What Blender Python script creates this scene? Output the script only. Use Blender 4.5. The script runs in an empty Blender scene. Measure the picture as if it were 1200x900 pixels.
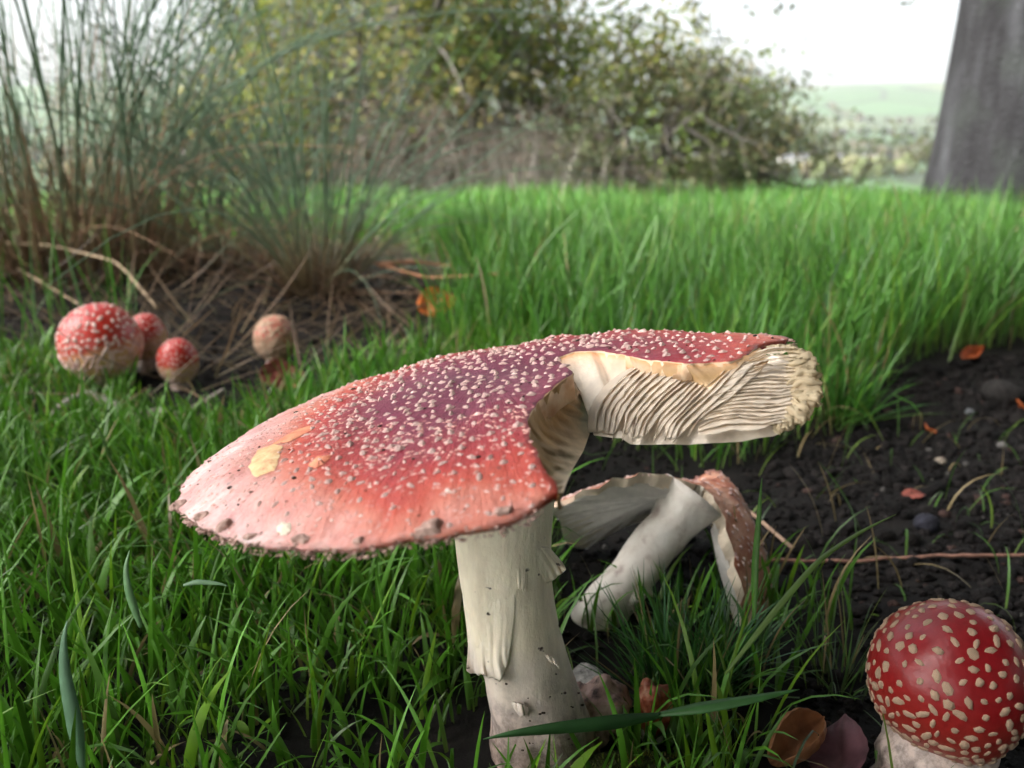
import bpy, bmesh, math, random
import numpy as np
from mathutils import Vector, Matrix, noise
from mathutils.geometry import delaunay_2d_cdt
random.seed(7); RNG = np.random.default_rng(11)
scene = bpy.context.scene
COL = scene.collection

# ------------------------------------------------------------ camera
F = 1000.0; CAMH = 0.18; PITCH = math.atan(0.29)
FW = np.array([0, math.cos(PITCH), -math.sin(PITCH)]); UP = np.array([0, math.sin(PITCH), math.cos(PITCH)])
RT = np.array([1.0, 0, 0]); CAM = np.array([0, 0, CAMH])
cd = bpy.data.cameras.new('camera'); cam = bpy.data.objects.new('camera', cd); COL.objects.link(cam)
cam.location = CAM; cam.rotation_euler = (math.pi/2-PITCH, 0, 0)
cd.sensor_width = 36; cd.lens = 36*F/1200; cd.clip_start = 0.01; cd.clip_end = 20000
cd.dof.use_dof = True; cd.dof.focus_distance = 0.235; cd.dof.aperture_fstop = 15.5
scene.camera = cam
# ------------------------------------------------------------ sky, sun, exposure
SUN_EL, SUN_AZ = math.radians(42), math.radians(-112)     # azimuth from +Y, clockwise positive
w = bpy.data.worlds.new('World'); scene.world = w; w.use_nodes = True
nt = w.node_tree; nt.nodes.clear()
sky = nt.nodes.new('ShaderNodeTexSky'); sky.sky_type = 'NISHITA'; sky.sun_disc = False
sky.sun_elevation = SUN_EL; sky.sun_rotation = SUN_AZ; sky.air_density = 1.0; sky.dust_density = 6.0; sky.ozone_density = 1.0
hs = nt.nodes.new('ShaderNodeHueSaturation'); hs.inputs['Saturation'].default_value = 0.30
bg = nt.nodes.new('ShaderNodeBackground'); bg.inputs['Strength'].default_value = 0.15
wo = nt.nodes.new('ShaderNodeOutputWorld')
nt.links.new(sky.outputs[0], hs.inputs['Color']); nt.links.new(hs.outputs[0], bg.inputs[0]); nt.links.new(bg.outputs[0], wo.inputs[0])
sl = bpy.data.lights.new('sun', 'SUN'); sl.energy = 0.9; sl.angle = math.radians(35); sl.color = (1, .97, .92)
sun = bpy.data.objects.new('sun', sl); COL.objects.link(sun)
sd = Vector((math.sin(SUN_AZ)*math.cos(SUN_EL), math.cos(SUN_AZ)*math.cos(SUN_EL), math.sin(SUN_EL)))
sun.rotation_euler = sd.to_track_quat('Z', 'Y').to_euler(); sun.location = (0, 0, 30)
scene.view_settings.view_transform = 'Standard'; scene.view_settings.look = 'None'
scene.view_settings.exposure = 1.92; scene.view_settings.gamma = 1.0
scene.render.engine = 'CYCLES'
scene.cycles.max_bounces = 6; scene.cycles.transparent_max_bounces = 6; scene.cycles.diffuse_bounces = 3; scene.cycles.glossy_bounces = 2; scene.cycles.volume_bounces = 1

# ------------------------------------------------------------ helpers
def P(px, py, d): return CAM+d*(FW+(px-600)/F*RT+(450-py)/F*UP)
def G(px, py, z=0.0):
    r = FW+(px-600)/F*RT+(450-py)/F*UP
    return CAM+r*((z-CAMH)/r[2])
def pix(p):
    q = np.asarray(p)-CAM; d = np.maximum(q@FW, 1e-4)
    return 600+F*(q@RT)/d, 450-F*(q@UP)/d, q@FW
def sst(a, b, x):
    t = np.clip((x-a)/(b-a), 0, 1); return t*t*(3-2*t)
def inpoly(x, y, poly):
    x = np.asarray(x, float); y = np.asarray(y, float); r = np.zeros(x.shape, bool); n = len(poly)
    for i in range(n):
        x1, y1 = poly[i]; x2, y2 = poly[(i+1) % n]
        if y1 == y2: continue
        c = ((y1 > y) != (y2 > y)) & (x < (x2-x1)*(y-y1)/(y2-y1)+x1); r ^= c
    return r
_nk = np.random.default_rng(3).normal(size=(4, 9, 3)); _np = np.random.default_rng(4).uniform(0, 6.28, (4, 9))
def sn(x, y, z=0, s=1.0):                       # cheap smooth noise, vectorised, about -1..1
    x = np.asarray(x, float)*s; y = np.asarray(y, float)*s; z = np.asarray(z, float)*s; o = 0
    for k in range(2):
        for j in range(9):
            a = _nk[k, j]*(2**k); o = o+np.sin(a[0]*x+a[1]*y+a[2]*z+_np[k, j])/(2**k)
    return o/5.0
def resample(pts, n):
    p = np.asarray(pts, float); s = np.r_[0, np.cumsum(np.linalg.norm(np.diff(p, axis=0), axis=1))]
    t = np.linspace(0, s[-1], n); return np.stack([np.interp(t, s, p[:, k]) for k in range(p.shape[1])], -1)
def smoothline(pts, n, it=2):
    p = resample(pts, n)
    for _ in range(it):
        q = p.copy(); q[1:-1] = .25*p[:-2]+.5*p[1:-1]+.25*p[2:]; p = q
    return p

def mesh(name, v, f, mat=None, smooth=True, col=None):
    me = bpy.data.meshes.new(name)
    v = np.asarray(v, np.float32)
    if isinstance(f, np.ndarray):
        nf, k = f.shape
        me.vertices.add(len(v)); me.vertices.foreach_set('co', v.ravel())
        me.loops.add(nf*k); me.loops.foreach_set('vertex_index', f.astype(np.int32).ravel())
        me.polygons.add(nf); me.polygons.foreach_set('loop_start', np.arange(0, nf*k, k, dtype=np.int32))
        me.update(calc_edges=True)
    else:
        me.from_pydata([tuple(map(float, q)) for q in v], [], [tuple(int(i) for i in q) for q in f]); me.update()
    if smooth: me.polygons.foreach_set('use_smooth', np.ones(len(me.polygons), bool))
    if col is not None:
        a = me.attributes.new('Col', 'FLOAT_COLOR', 'POINT')
        c = np.ones((len(v), 4), np.float32); c[:, :3] = col; a.data.foreach_set('color', c.ravel())
    if mat: me.materials.append(mat)
    return me
def link(name, me, parent=None, mw=None):
    o = bpy.data.objects.new(name, me); COL.objects.link(o)
    if parent is not None: o.parent = parent
    if mw is not None: o.matrix_basis = mw
    return o
def thing(name, label, cat, loc, group=None, rot=0):
    o = bpy.data.objects.new(name, None); COL.objects.link(o); o.location = Vector([float(c) for c in loc]); o.rotation_euler = (0, 0, rot)
    o.empty_display_size = .02
    return tag(o, label, cat, group)
def tag(o, label=None, cat=None, group=None, kind=None):
    if label: o['label'] = label
    if cat: o['category'] = cat
    if group: o['group'] = group
    if kind: o['kind'] = kind
    return o

class MB:                                       # collects shapes for one mesh
    def __init__(s): s.v = []; s.f = []; s.n = 0; s.c = []
    def add(s, v, f, c=None):
        v = np.asarray(v, float); s.v.append(v)
        s.f += [tuple(int(i)+s.n for i in q) for q in f]; s.n += len(v)
        s.c.append(np.tile(np.asarray(c if c is not None else (1, 1, 1), float), (len(v), 1)) if c is None or np.ndim(c) == 1 else np.asarray(c))
    def tube(s, pts, rad, sides=6, c=None, cap=True, wob=0):
        p = np.asarray(pts, float); n = len(p); rad = np.broadcast_to(np.asarray(rad, float), (n,))
        t = np.gradient(p, axis=0); t /= np.linalg.norm(t, axis=1)[:, None]+1e-12
        a = np.array([0.3, .2, 1.0]) if abs(t[0, 2]) < .9 else np.array([1.0, .1, 0])
        V = []
        for i in range(n):
            x = np.cross(t[i], a); x /= np.linalg.norm(x); y = np.cross(x, t[i])   # frame
            a = y*1.0
            ang = np.arange(sides)*2*math.pi/sides
            rr = rad[i]*(1+wob*np.array([noise.noise(Vector((math.cos(q)*1.5, math.sin(q)*1.5, i*.35+p[0, 0]*50))) for q in ang])) if wob else rad[i]
            V.append(p[i]+(np.cos(ang)*rr)[:, None]*x+(np.sin(ang)*rr)[:, None]*y)
        Fc = []
        for i in range(n-1):
            for j in range(sides):
                k = (j+1) % sides; Fc.append((i*sides+j, i*sides+k, (i+1)*sides+k, (i+1)*sides+j))
        V = np.concatenate(V)
        if cap: Fc += [tuple(range(sides))[::-1], tuple(range((n-1)*sides, n*sides))]
        s.add(V, Fc, c)
    def grid(s, A, c=None, flip=False):         # A: (m, n, 3)
        m, n = A.shape[:2]; Fc = []
        for i in range(m-1):
            for j in range(n-1):
                q = (i*n+j, i*n+j+1, (i+1)*n+j+1, (i+1)*n+j); Fc.append(q[::-1] if flip else q)
        s.add(A.reshape(-1, 3), Fc, c if c is None or np.ndim(c) == 1 else np.asarray(c).reshape(-1, 3))
    def me(s, name, mat=None, smooth=True): return mesh(name, np.concatenate(s.v), s.f, mat, smooth, np.concatenate(s.c))
    def build(s, name, mat=None, parent=None, smooth=True, mw=None): return link(name, s.me(name, mat, smooth), parent, mw)

# ------------------------------------------------------------ materials
def nodes(name):
    m = bpy.data.materials.new(name); m.use_nodes = True; t = m.node_tree; t.nodes.clear()
    return m, t, t.nodes.new('ShaderNodeOutputMaterial')
class NT:
    def __init__(s, t): s.t = t
    def n(s, typ, **kw):
        x = s.t.nodes.new(typ)
        for k, v in kw.items():
            if k in x.inputs: x.inputs[k].default_value = v
            else: setattr(x, k, v)
        return x
    def l(s, a, b): s.t.links.new(a, b)
    def noise(s, scale, detail=4, vec=None, rough=.55):
        x = s.n('ShaderNodeTexNoise'); x.inputs['Scale'].default_value = scale; x.inputs['Detail'].default_value = detail; x.inputs['Roughness'].default_value = rough
        if vec is not None: s.l(vec, x.inputs['Vector'])
        return x.outputs['Fac']
    def ramp(s, fac, stops):
        x = s.n('ShaderNodeValToRGB'); e = x.color_ramp.elements
        while len(e) < len(stops): e.new(.5)
        for q, (p, c) in zip(e, stops): q.position = p; q.color = (*c, 1) if len(c) == 3 else c
        s.l(fac, x.inputs[0]); return x.outputs[0]
    def mix(s, fac, a, b, mode='MIX'):
        x = s.n('ShaderNodeMix', data_type='RGBA', blend_type=mode)
        for v, i in ((fac, 0), (a, 6), (b, 7)):
            if isinstance(v, (int, float)): x.inputs[i].default_value = v
            elif isinstance(v, tuple): x.inputs[i].default_value = (*v, 1)
            else: s.l(v, x.inputs[i])
        return x.outputs[2]
    def math(s, op, a, b=None, clamp=False):
        x = s.n('ShaderNodeMath', operation=op); x.use_clamp = clamp
        for v, i in ((a, 0), (b, 1)):
            if v is None: continue
            if isinstance(v, (int, float)): x.inputs[i].default_value = v
            else: s.l(v, x.inputs[i])
        return x.outputs[0]
    def bump(s, h, strength, dist):
        x = s.n('ShaderNodeBump'); x.inputs['Strength'].default_value = strength; x.inputs['Distance'].default_value = dist
        s.l(h, x.inputs['Height']); return x.outputs[0]
    def bsdf(s, col, rough=.6, normal=None, spec=.5, sss=0, sssr=(1, .5, .3), ssss=.005):
        b = s.n('ShaderNodeBsdfPrincipled')
        if isinstance(col, tuple): b.inputs['Base Color'].default_value = (*col, 1)
        else: s.l(col, b.inputs['Base Color'])
        if isinstance(rough, (int, float)): b.inputs['Roughness'].default_value = rough
        else: s.l(rough, b.inputs['Roughness'])
        b.inputs['Specular IOR Level'].default_value = spec
        if normal is not None: s.l(normal, b.inputs['Normal'])
        if sss: b.inputs['Subsurface Weight'].default_value = sss; b.inputs['Subsurface Radius'].default_value = sssr; b.inputs['Subsurface Scale'].default_value = ssss
        return b
def m_attr(name, rough=.5, transl=0.0, nscale=200, namt=.25, spec=.4, bump=0, bscale=300, bdist=.001, rnd=0.0):
    """colour from the mesh's own Col attribute, mottled with noise; optional translucency for leaves"""
    m, t, out = nodes(name); k = NT(t)
    at = k.n('ShaderNodeAttribute', attribute_name='Col'); g = k.n('ShaderNodeTexCoord').outputs['Object']
    f = k.noise(nscale, 3, g); c = k.mix(namt, at.outputs['Color'], k.mix(1.0, at.outputs['Color'], k.ramp(f, [(.3, (.25, .25, .25)), (.7, (1.6, 1.6, 1.6))]), 'MULTIPLY'))
    if rnd:
        oi = k.n('ShaderNodeObjectInfo'); c = k.mix(1.0, c, k.ramp(oi.outputs['Random'], [(0, (1-rnd,)*3), (1, (1+rnd,)*3)]), 'MULTIPLY')
    nb = k.bump(k.noise(bscale, 4, g), bump, bdist) if bump else None
    b = k.bsdf(c, rough, nb, spec)
    if transl:
        tr = k.n('ShaderNodeBsdfTranslucent'); k.l(c, tr.inputs['Color']); ms = k.n('ShaderNodeMixShader'); ms.inputs[0].default_value = transl
        k.l(b.outputs[0], ms.inputs[1]); k.l(tr.outputs[0], ms.inputs[2]); k.l(ms.outputs[0], out.inputs[0])
    else: k.l(b.outputs[0], out.inputs[0])
    return m
def m_simple(name, stops, scale=100, rough=.6, bump=.3, bscale=400, bdist=.0006, spec=.4, sss=0, detail=5, ssss=.004):
    m, t, out = nodes(name); k = NT(t); g = k.n('ShaderNodeTexCoord').outputs['Object']
    c = k.ramp(k.noise(scale, detail, g), stops)
    b = k.bsdf(c, rough, k.bump(k.noise(bscale, 5, g), bump, bdist), spec, sss, ssss=ssss); k.l(b.outputs[0], out.inputs[0]); return m

M = {}
M['grass'] = m_attr('grass_blades', .42, .30, 90, .3, .45)
M['leaf'] = m_attr('tree_leaves', .55, .30, 1.2, .35, .3)
M['rush'] = m_attr('rush_stems', .5, .12, 40, .35, .35, rnd=.35)
M['bark'] = m_attr('thin_bark', .8, 0, 8, .5, .2, .6, 40, .01)
M['dryleaf'] = m_attr('dead_leaf', .55, .12, 120, .55, .35, .5, 350, .0008)
M['twig'] = m_attr('twig_bark', .75, 0, 150, .5, .2, .5, 500, .0006)
M['clod'] = m_attr('soil_clods', .85, 0, 250, .6, .2, 1.0, 700, .0025)
M['moss'] = m_attr('moss', .8, .2, 300, .4, .1)
M['far'] = m_attr('far_foliage', .9, 0, .2, .4, .05)
M['wart'] = m_simple('veil_warts', [(.3, (.46, .26, .24)), (.52, (.68, .48, .44)), (.7, (.80, .66, .60))], 350, .75, .6, 900, .0005, .25)
M['bwart'] = m_simple('button_warts', [(.3, (.22, .13, .085)), (.5, (.46, .32, .22)), (.72, (.60, .45, .33))], 300, .7, .6, 900, .0005, .25)
M['fleck'] = m_simple('veil_flecks', [(.3, (.52, .22, .19)), (.55, (.66, .38, .33)), (.75, (.76, .56, .49))], 250, .7, .4, 900, .0004)
M['debris'] = m_simple('soil_specks', [(.3, (.02, .013, .01)), (.7, (.09, .06, .045))], 300, .85, .6, 800, .0008)
M['rimclod'] = m_simple('rim_veil_crumbs', [(.3, (.28, .16, .13)), (.7, (.62, .43, .37))], 300, .85, .8, 700, .001)
M['gill'] = m_attr('gill_flesh', .6, .45, 220, .18, .3, .25, 700, .0003)
M['fleshattr'] = m_attr('torn_flesh', .55, 0, 160, .25, .35, .5, 500, .0006)
M['house_wall'] = m_simple('house_render', [(.3, (.62, .58, .54)), (.7, (.74, .71, .68))], .5, .9, 0, 1)
M['house_roof'] = m_simple('house_slate', [(.3, (.17, .17, .19)), (.7, (.26, .25, .27))], .5, .9, 0, 1)
M['glass'] = m_simple('house_glass', [(.3, (.03, .03, .04)), (.7, (.06, .06, .07))], .5, .2, 0, 1)

# ------------------------------------------------------------ ground
def gh(x, y):
    x = np.asarray(x, float); y = np.asarray(y, float)
    r = np.sqrt(x*x+y*y)
    b = .004*sn(x, y, 0, 22)+.010*sn(x, y, 3, 6)*sst(.35, .9, r)
    b = b-.012*np.exp(-(((x-.30)/.17)**2+((y-.50)/.16)**2))
    b = b+.03*np.exp(-(((x+.60)/.28)**2+((y-1.15)/.25)**2))+.012*np.exp(-(((x+.23)/.14)**2+((y-1.0)/.12)**2))
    d = np.maximum(r-1.0, 0)
    z = b*(1-sst(20, 60, r)*.9)
    z = z-.055*np.minimum(d, 8)-.085*np.clip(r-9, 0, 60)-.10*np.clip(r-69, 0, 170)*sst(0, 1, 1.0)
    z = z+.03*sn(x, y, 1, .9)*sst(1.5, 6, r)+1.2*sn(x, y, 2, .02)*sst(60, 250, r)
    z = z+172*sst(900, 3000, y)+ (14*sn(x, y, 7, .0016)+9*sn(x, y, 5, .004))*sst(700, 1700, y)
    return z
az = np.r_[np.linspace(-50, 50, 300), np.linspace(50, 310, 72)[1:-1]]*math.pi/180
rr = np.r_[0.03, np.geomspace(.08, 4200, 260)]
A, Rr = np.meshgrid(az, rr); GX = Rr*np.sin(A); GY = Rr*np.cos(A); GZ = gh(GX, GY)
m_, n_ = GX.shape
idx = np.arange(m_*n_).reshape(m_, n_); nx = np.roll(idx, -1, 1)
gf = np.stack([idx[:-1], idx[1:], nx[1:], nx[:-1]], -1).reshape(-1, 4)[:, ::-1]
gv = np.stack([GX, GY, GZ], -1).reshape(-1, 3)
m, t, out = nodes('ground'); k = NT(t)
geo = k.n('ShaderNodeNewGeometry').outputs['Position']
ln = k.n('ShaderNodeVectorMath', operation='LENGTH'); k.l(geo, ln.inputs[0]); dist = ln.outputs['Value']
soil = k.ramp(k.noise(60, 8, geo, .7), [(.3, (.004, .0032, .003)), (.55, (.010, .0078, .007)), (.75, (.024, .019, .016))])
sward = k.ramp(k.noise(9, 6, geo), [(.3, (.03, .05, .012)), (.6, (.06, .12, .02)), (.8, (.10, .10, .04))])
vo = k.n('ShaderNodeTexVoronoi'); vo.inputs['Scale'].default_value = .0052
mp = k.n('ShaderNodeMapping'); mp.inputs['Scale'].default_value = (1, .55, 0); k.l(geo, mp.inputs[0]); k.l(mp.outputs[0], vo.inputs['Vector'])
sep = k.n('ShaderNodeSeparateColor'); k.l(vo.outputs['Color'], sep.inputs[0])
field = k.ramp(sep.outputs[0], [(0, (.04, .085, .03)), (.35, (.06, .13, .045)), (.6, (.085, .15, .06)), (.8, (.13, .14, .07)), (1, (.05, .075, .035))])
field = k.mix(.35, field, k.ramp(k.noise(.03, 4, geo), [(.3, (.03, .06, .025)), (.7, (.11, .14, .07))]))
ve = k.n('ShaderNodeTexVoronoi', feature='DISTANCE_TO_EDGE'); ve.inputs['Scale'].default_value = .0052; k.l(mp.outputs[0], ve.inputs['Vector'])
field = k.mix(k.math('LESS_THAN', ve.outputs['Distance'], .03), field, (.035, .05, .025))
f1 = k.math('MULTIPLY', k.math('SUBTRACT', dist, 1.2), .6, True)
f2 = k.math('MULTIPLY', k.math('SUBTRACT', dist, 12), .03, True)
c = k.mix(f2, k.mix(f1, soil, sward), field)
near = k.math('SUBTRACT', 1.0, k.math('MULTIPLY', dist, .25, True))
bp = k.n('ShaderNodeBump'); bp.inputs['Distance'].default_value = .006; k.l(k.noise(140, 8, geo, .75), bp.inputs['Height']); k.l(near, bp.inputs['Strength'])
b = k.bsdf(c, .85, bp.outputs[0], .25); k.l(b.outputs[0], out.inputs[0])
link('ground', mesh('ground', gv, gf, m))['kind'] = 'structure'

# ------------------------------------------------------------ where soil lies bare (ground contact, traced)
BARE = [
 [(850, 560), (930, 505), (1040, 478), (1050, 440), (1110, 425), (1260, 405), (1260, 800), (1010, 745), (950, 700), (870, 690), (820, 640)],
 [(150, 470), (170, 400), (150, 300), (250, 285), (470, 290), (530, 330), (560, 360), (550, 400), (440, 440), (390, 470), (290, 500), (200, 488)],
 [(-200, 250), (230, 270), (250, 365), (180, 400), (70, 402), (-200, 395)],
 [(650, 500), (800, 520), (830, 660), (740, 745), (660, 700)],
 [(660, 740), (740, 745), (760, 800), (720, 870), (640, 860)],
 [(930, 760), (1010, 745), (1260, 800), (1260, 1300), (900, 1300), (870, 900), (940, 850)],
]
def bare(x, y):
    X, Y, D = pix(np.stack([x, y, gh(x, y)], -1)); r = np.zeros(np.shape(x), bool)
    for q in BARE: r |= inpoly(X, Y, q)
    return r, X, Y, D
def wedge(n, r0, r1, half):
    r = np.sqrt(RNG.uniform(r0*r0, r1*r1, n)); a = RNG.uniform(-half, half, n); return r*np.sin(a), r*np.cos(a)

def blades(px, py, L, Wd, lean, bend, azi, col, S=6, zoff=0.0, twist=.6):
    """N grass blades as curved, V-folded tapering ribbons: returns verts, faces, colours"""
    n = len(px); t = np.linspace(0, 1, S+1)
    ang = lean[:, None]+bend[:, None]*t[None]**1.4
    ds = L[:, None]/S
    h = np.cumsum(np.concatenate([np.zeros((n, 1)), np.sin(ang[:, :-1])*ds], 1), 1); z = np.cumsum(np.concatenate([np.zeros((n, 1)), np.cos(ang[:, :-1])*ds], 1), 1)
    az_ = azi[:, None]+0*t
    sway = (RNG.normal(size=n)*.06)[:, None]*L[:, None]*t[None]**2
    cx = px[:, None]+h*np.cos(az_)-sway*np.sin(az_); cy = py[:, None]+h*np.sin(az_)+sway*np.cos(az_); cz = (gh(px, py)+zoff-.002)[:, None]+z
    face = azi[:, None]+math.pi/2+(RNG.normal(size=n)*twist)[:, None]+(RNG.normal(size=n)*twist)[:, None]*t
    wd = Wd[:, None]*np.minimum(1, .55+1.2*t)*(1-t**2.6)*.5+.00004
    sx = np.cos(face)*wd; sy = np.sin(face)*wd
    fx = np.cos(azi)[:, None]*wd*.45; fy = np.sin(azi)[:, None]*wd*.45
    V = np.stack([np.stack([cx-sx, cy-sy, cz], -1), np.stack([cx-fx, cy-fy, cz-wd*.25], -1), np.stack([cx+sx, cy+sy, cz], -1)], 2)   # n,S+1,3,3
    i = (np.arange(n)*(S+1)*3)[:, None, None]+(np.arange(S)*3)[None, :, None]+np.arange(2)[None, None, :]
    f = np.stack([i, i+1, i+4, i+3], -1).reshape(-1, 4)
    tt = t[None, :, None, None]
    c = col[:, None, None, :]*(1+0*tt)
    root = np.array([.20, .20, .07]); kk = .45*(1-np.clip(tt*3.2, 0, 1)); c = c*(1-kk)+root*kk
    c = np.broadcast_to(c, (n, S+1, 3, 3))
    return V.reshape(-1, 3), f, c.reshape(-1, 3)
def gcol(n, base=(.075, .235, .022), var=.28, yellow=.14, dry=.045, blue=.035):
    c = np.tile(np.array(base), (n, 1))*(1+RNG.normal(size=(n, 1))*var).clip(.4, 1.9)
    u = RNG.random(n)
    c[u < yellow] *= np.array([1.6, 1.15, .9]); 
    q = (u > yellow) & (u < yellow+blue); c[q] = c[q]*np.array([1.2, .95, 2.2])
    q = u > 1-dry; c[q] = np.array([.33, .25, .12])*(.6+.5*RNG.random((q.sum(), 1)))
    return c
def grass_obj(name, parts, label, cat='grass'):
    off = 0; V = []; Fc = []; C = []
    for v, f, c in parts: V.append(v); Fc.append(f+off); C.append(c); off += len(v)
    o = link(name, mesh(name, np.concatenate(V), np.concatenate(Fc), M['grass'], True, np.concatenate(C)))
    return tag(o, label, cat, kind='stuff')

# short sward in front, left of and around the large mushroom
SB = np.array([.007, .219])
def sward_front(n):
    x = RNG.uniform(-.95, .22, n); y = RNG.uniform(.04, .68, n)
    br, X, Y, D = bare(x, y)
    keep = ~br & (X > -1600) & (X < 1000) & (np.hypot(x-SB[0], y-SB[1]) > .026)
    keep &= (X < 640) | (Y > 640)
    keep &= ~((X > 640) & (Y < 860) & (RNG.random(n) < .72))
    thin = inpoly(X, Y, [(300, 850), (560, 800), (600, 1100), (250, 1100)]) & (RNG.random(n) < .45); keep &= ~thin
    keep &= ~(inpoly(X, Y, [(30, 440), (270, 440), (270, 500), (30, 500)]) & (RNG.random(n) < .35))
    return x[keep], y[keep], X[keep], Y[keep]
x, y, X, Y = sward_front(46000); n = len(x)
L = RNG.gamma(7, .0052, n).clip(.012, .062); L *= np.where(np.hypot(x+.03, y-.21) < .085, .80, 1.0)
L *= np.where((np.hypot(x, y) < .22), .8, 1)*np.where((X < 290) & (Y < 530), .55, 1)*np.where((X > 640) & (Y < 860), .75, 1)
pf = [blades(x, y, L, RNG.uniform(.0010, .0025, n)*(1+.8*(RNG.random(n) < .10)), np.abs(RNG.normal(size=n)*.30), RNG.gamma(2, .42, n), RNG.uniform(0, 6.283, n), gcol(n, (.076, .215, .016)), 6)]
x, y, X, Y = sward_front(26000); n = len(x)                      # short under-growth
pf.append(blades(x, y, RNG.uniform(.006, .024, n), RNG.uniform(.0009, .0022, n), np.abs(RNG.normal(size=n)*.6), RNG.gamma(2, .5, n), RNG.uniform(0, 6.283, n), gcol(n, (.05, .13, .014), .3, .15, .15), 4))
grass_obj('lawn_grass', pf, 'short lush green grass in front around the large mushroom')

# tall meadow grass behind
pb = []
for (r0, r1, nb, lo, hi, wd, S) in ((.55, 1.2, 17000, .05, .11, .0021, 6), (1.2, 2.4, 22000, .06, .12, .0028, 5), (2.4, 5.0, 24000, .07, .15, .0042, 4), (5.0, 11, 16000, .08, .2, .009, 3)):
    x, y = wedge(int(nb*1.4), r0, r1, math.radians(54)); br, X, Y, D = bare(x, y)
    lim = np.interp(X, [-200, 480, 520, 860, 940, 1040, 1060, 1130, 1300], [410, 400, 425, 470, 480, 455, 425, 412, 395])
    keep = ~br & (Y < lim) & ~((X < 180) & (r0 < 1.0) & (RNG.random(len(x)) < .5)); x, y = x[keep], y[keep]; n = len(x)
    L = RNG.uniform(lo, hi, n)*(1+.25*sn(x, y, 0, 5))
    pb.append(blades(x, y, L, wd*RNG.uniform(.6, 1.3, n), np.abs(RNG.normal(size=n)*.22), RNG.gamma(2, .30, n), RNG.uniform(0, 6.283, n), gcol(n, (.090, .245, .036), .25, .12, .03, .08), S))
x, y = wedge(3000, .42, .66, math.radians(30)); br, X, Y, D = bare(x, y)
keep = inpoly(X, Y, [(640, 455), (930, 455), (1045, 450), (1030, 500), (930, 520), (850, 560), (700, 520), (650, 500)]); x, y = x[keep], y[keep]; n = len(x)
pb.append(blades(x, y, RNG.uniform(.03, .08, n), RNG.uniform(.0012, .0026, n), np.abs(RNG.normal(size=n)*.4), RNG.gamma(2, .55, n), RNG.uniform(0, 6.283, n), gcol(n, (.065, .20, .022), .3, .1, .08), 6))
x, y = wedge(900, .62, 1.5, math.radians(34)); br, X, Y, D = bare(x, y); keep = ~br & (X > 560) & (Y < 425); x, y = x[keep], y[keep]; n = len(x)
pb.append(blades(x, y, RNG.uniform(.09, .17, n), RNG.uniform(.002, .0042, n), np.abs(RNG.normal(size=n)*.3), RNG.gamma(2, .4, n), RNG.uniform(0, 6.283, n), gcol(n, (.12, .27, .055), .2, .15, .05), 8))
grass_obj('meadow_grass', pb, 'tall bright green meadow grass stretching away behind the mushrooms')

# sparse thin blades leaning over the bare soil
x, y = wedge(1500, .2, .62, math.radians(36)); br, X, Y, D = bare(x, y); keep = br & (RNG.random(len(x)) < .34) & (X > 180); x, y = x[keep], y[keep]; n = len(x)
grass_obj('sparse_grass', [blades(x, y, RNG.uniform(.012, .05, n), RNG.uniform(.0006, .0014, n), np.abs(RNG.normal(size=n)*.7), RNG.gamma(2, .6, n), RNG.uniform(0, 6.283, n), gcol(n, (.07, .16, .03), .3, .2, .3), 6)],
          'thin scattered blades and dead straws over the bare dark soil')

x, y = wedge(9000, .62, 1.7, math.radians(38)); br, X, Y, D = bare(x, y); keep = br & (X < 540) & (RNG.random(len(x)) < .55); x, y = x[keep], y[keep]; n = len(x)
v, f_, c = blades(x, y, RNG.uniform(.04, .16, n), RNG.uniform(.0012, .003, n), RNG.uniform(1.0, 1.6, n), RNG.normal(size=n)*.25, RNG.uniform(0, 6.283, n), np.array([.17, .11, .066])*RNG.uniform(.35, 1.35, (n, 1))*np.array([1, 1, 1]), 5, .004)
o = link('straw_litter', mesh('straw_litter', v, f_, M['grass'], True, c)); tag(o, 'brown dead straw lying round the feet of the rushes', 'straw', kind='stuff')

# ------------------------------------------------------------ soil clods
def ico(sub):
    bm = bmesh.new(); bmesh.ops.create_icosphere(bm, subdivisions=sub, radius=1); bm.verts.ensure_lookup_table()
    v = np.array([q.co[:] for q in bm.verts]); f = np.array([[q.index for q in p.verts] for p in bm.faces]); bm.free(); return v, f
I1, IF1 = ico(1); I2, IF2 = ico(2); I3, IF3 = ico(3); I4, IF4 = ico(4)
def lumps(x, y, z, s, colr, V0=I2, F0=IF2, am=.3, flat=(.55, .95)):
    n = len(x); k = len(V0); nvv = min(n, 48); base = []
    for i in range(nvv):
        o = RNG.uniform(-50, 50, 3); base.append(V0*(1+am*sn(V0[:, 0]+o[0], V0[:, 1]+o[1], V0[:, 2]+o[2], 1.0))[:, None])
    q = np.array(base)[np.arange(n) % nvv]*np.stack([RNG.uniform(.8, 1.25, n), RNG.uniform(.8, 1.1, n), RNG.uniform(*flat, n)], -1)[:, None, :]*s[:, None, None]
    a = RNG.uniform(0, 6.28, n)[:, None]; ca, sa = np.cos(a), np.sin(a)
    V = np.stack([q[..., 0]*ca-q[..., 1]*sa+x[:, None], q[..., 0]*sa+q[..., 1]*ca+y[:, None], q[..., 2]+z[:, None]], -1).reshape(-1, 3)
    return V, (F0[None]+(np.arange(n)*k)[:, None, None]).reshape(-1, 3), np.repeat(colr, k, 0)
x, y = wedge(80000, .17, 1.25, math.radians(37)); br, X, Y, D = bare(x, y)
keep = br & ((X > 640) | (RNG.random(len(x)) < .6)); x, y, X = x[keep], y[keep], X[keep]; n = len(x)
s = RNG.gamma(2.2, .00055, n).clip(.0005, .0062)*np.where(X > 900, 1.1, .75)
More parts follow.
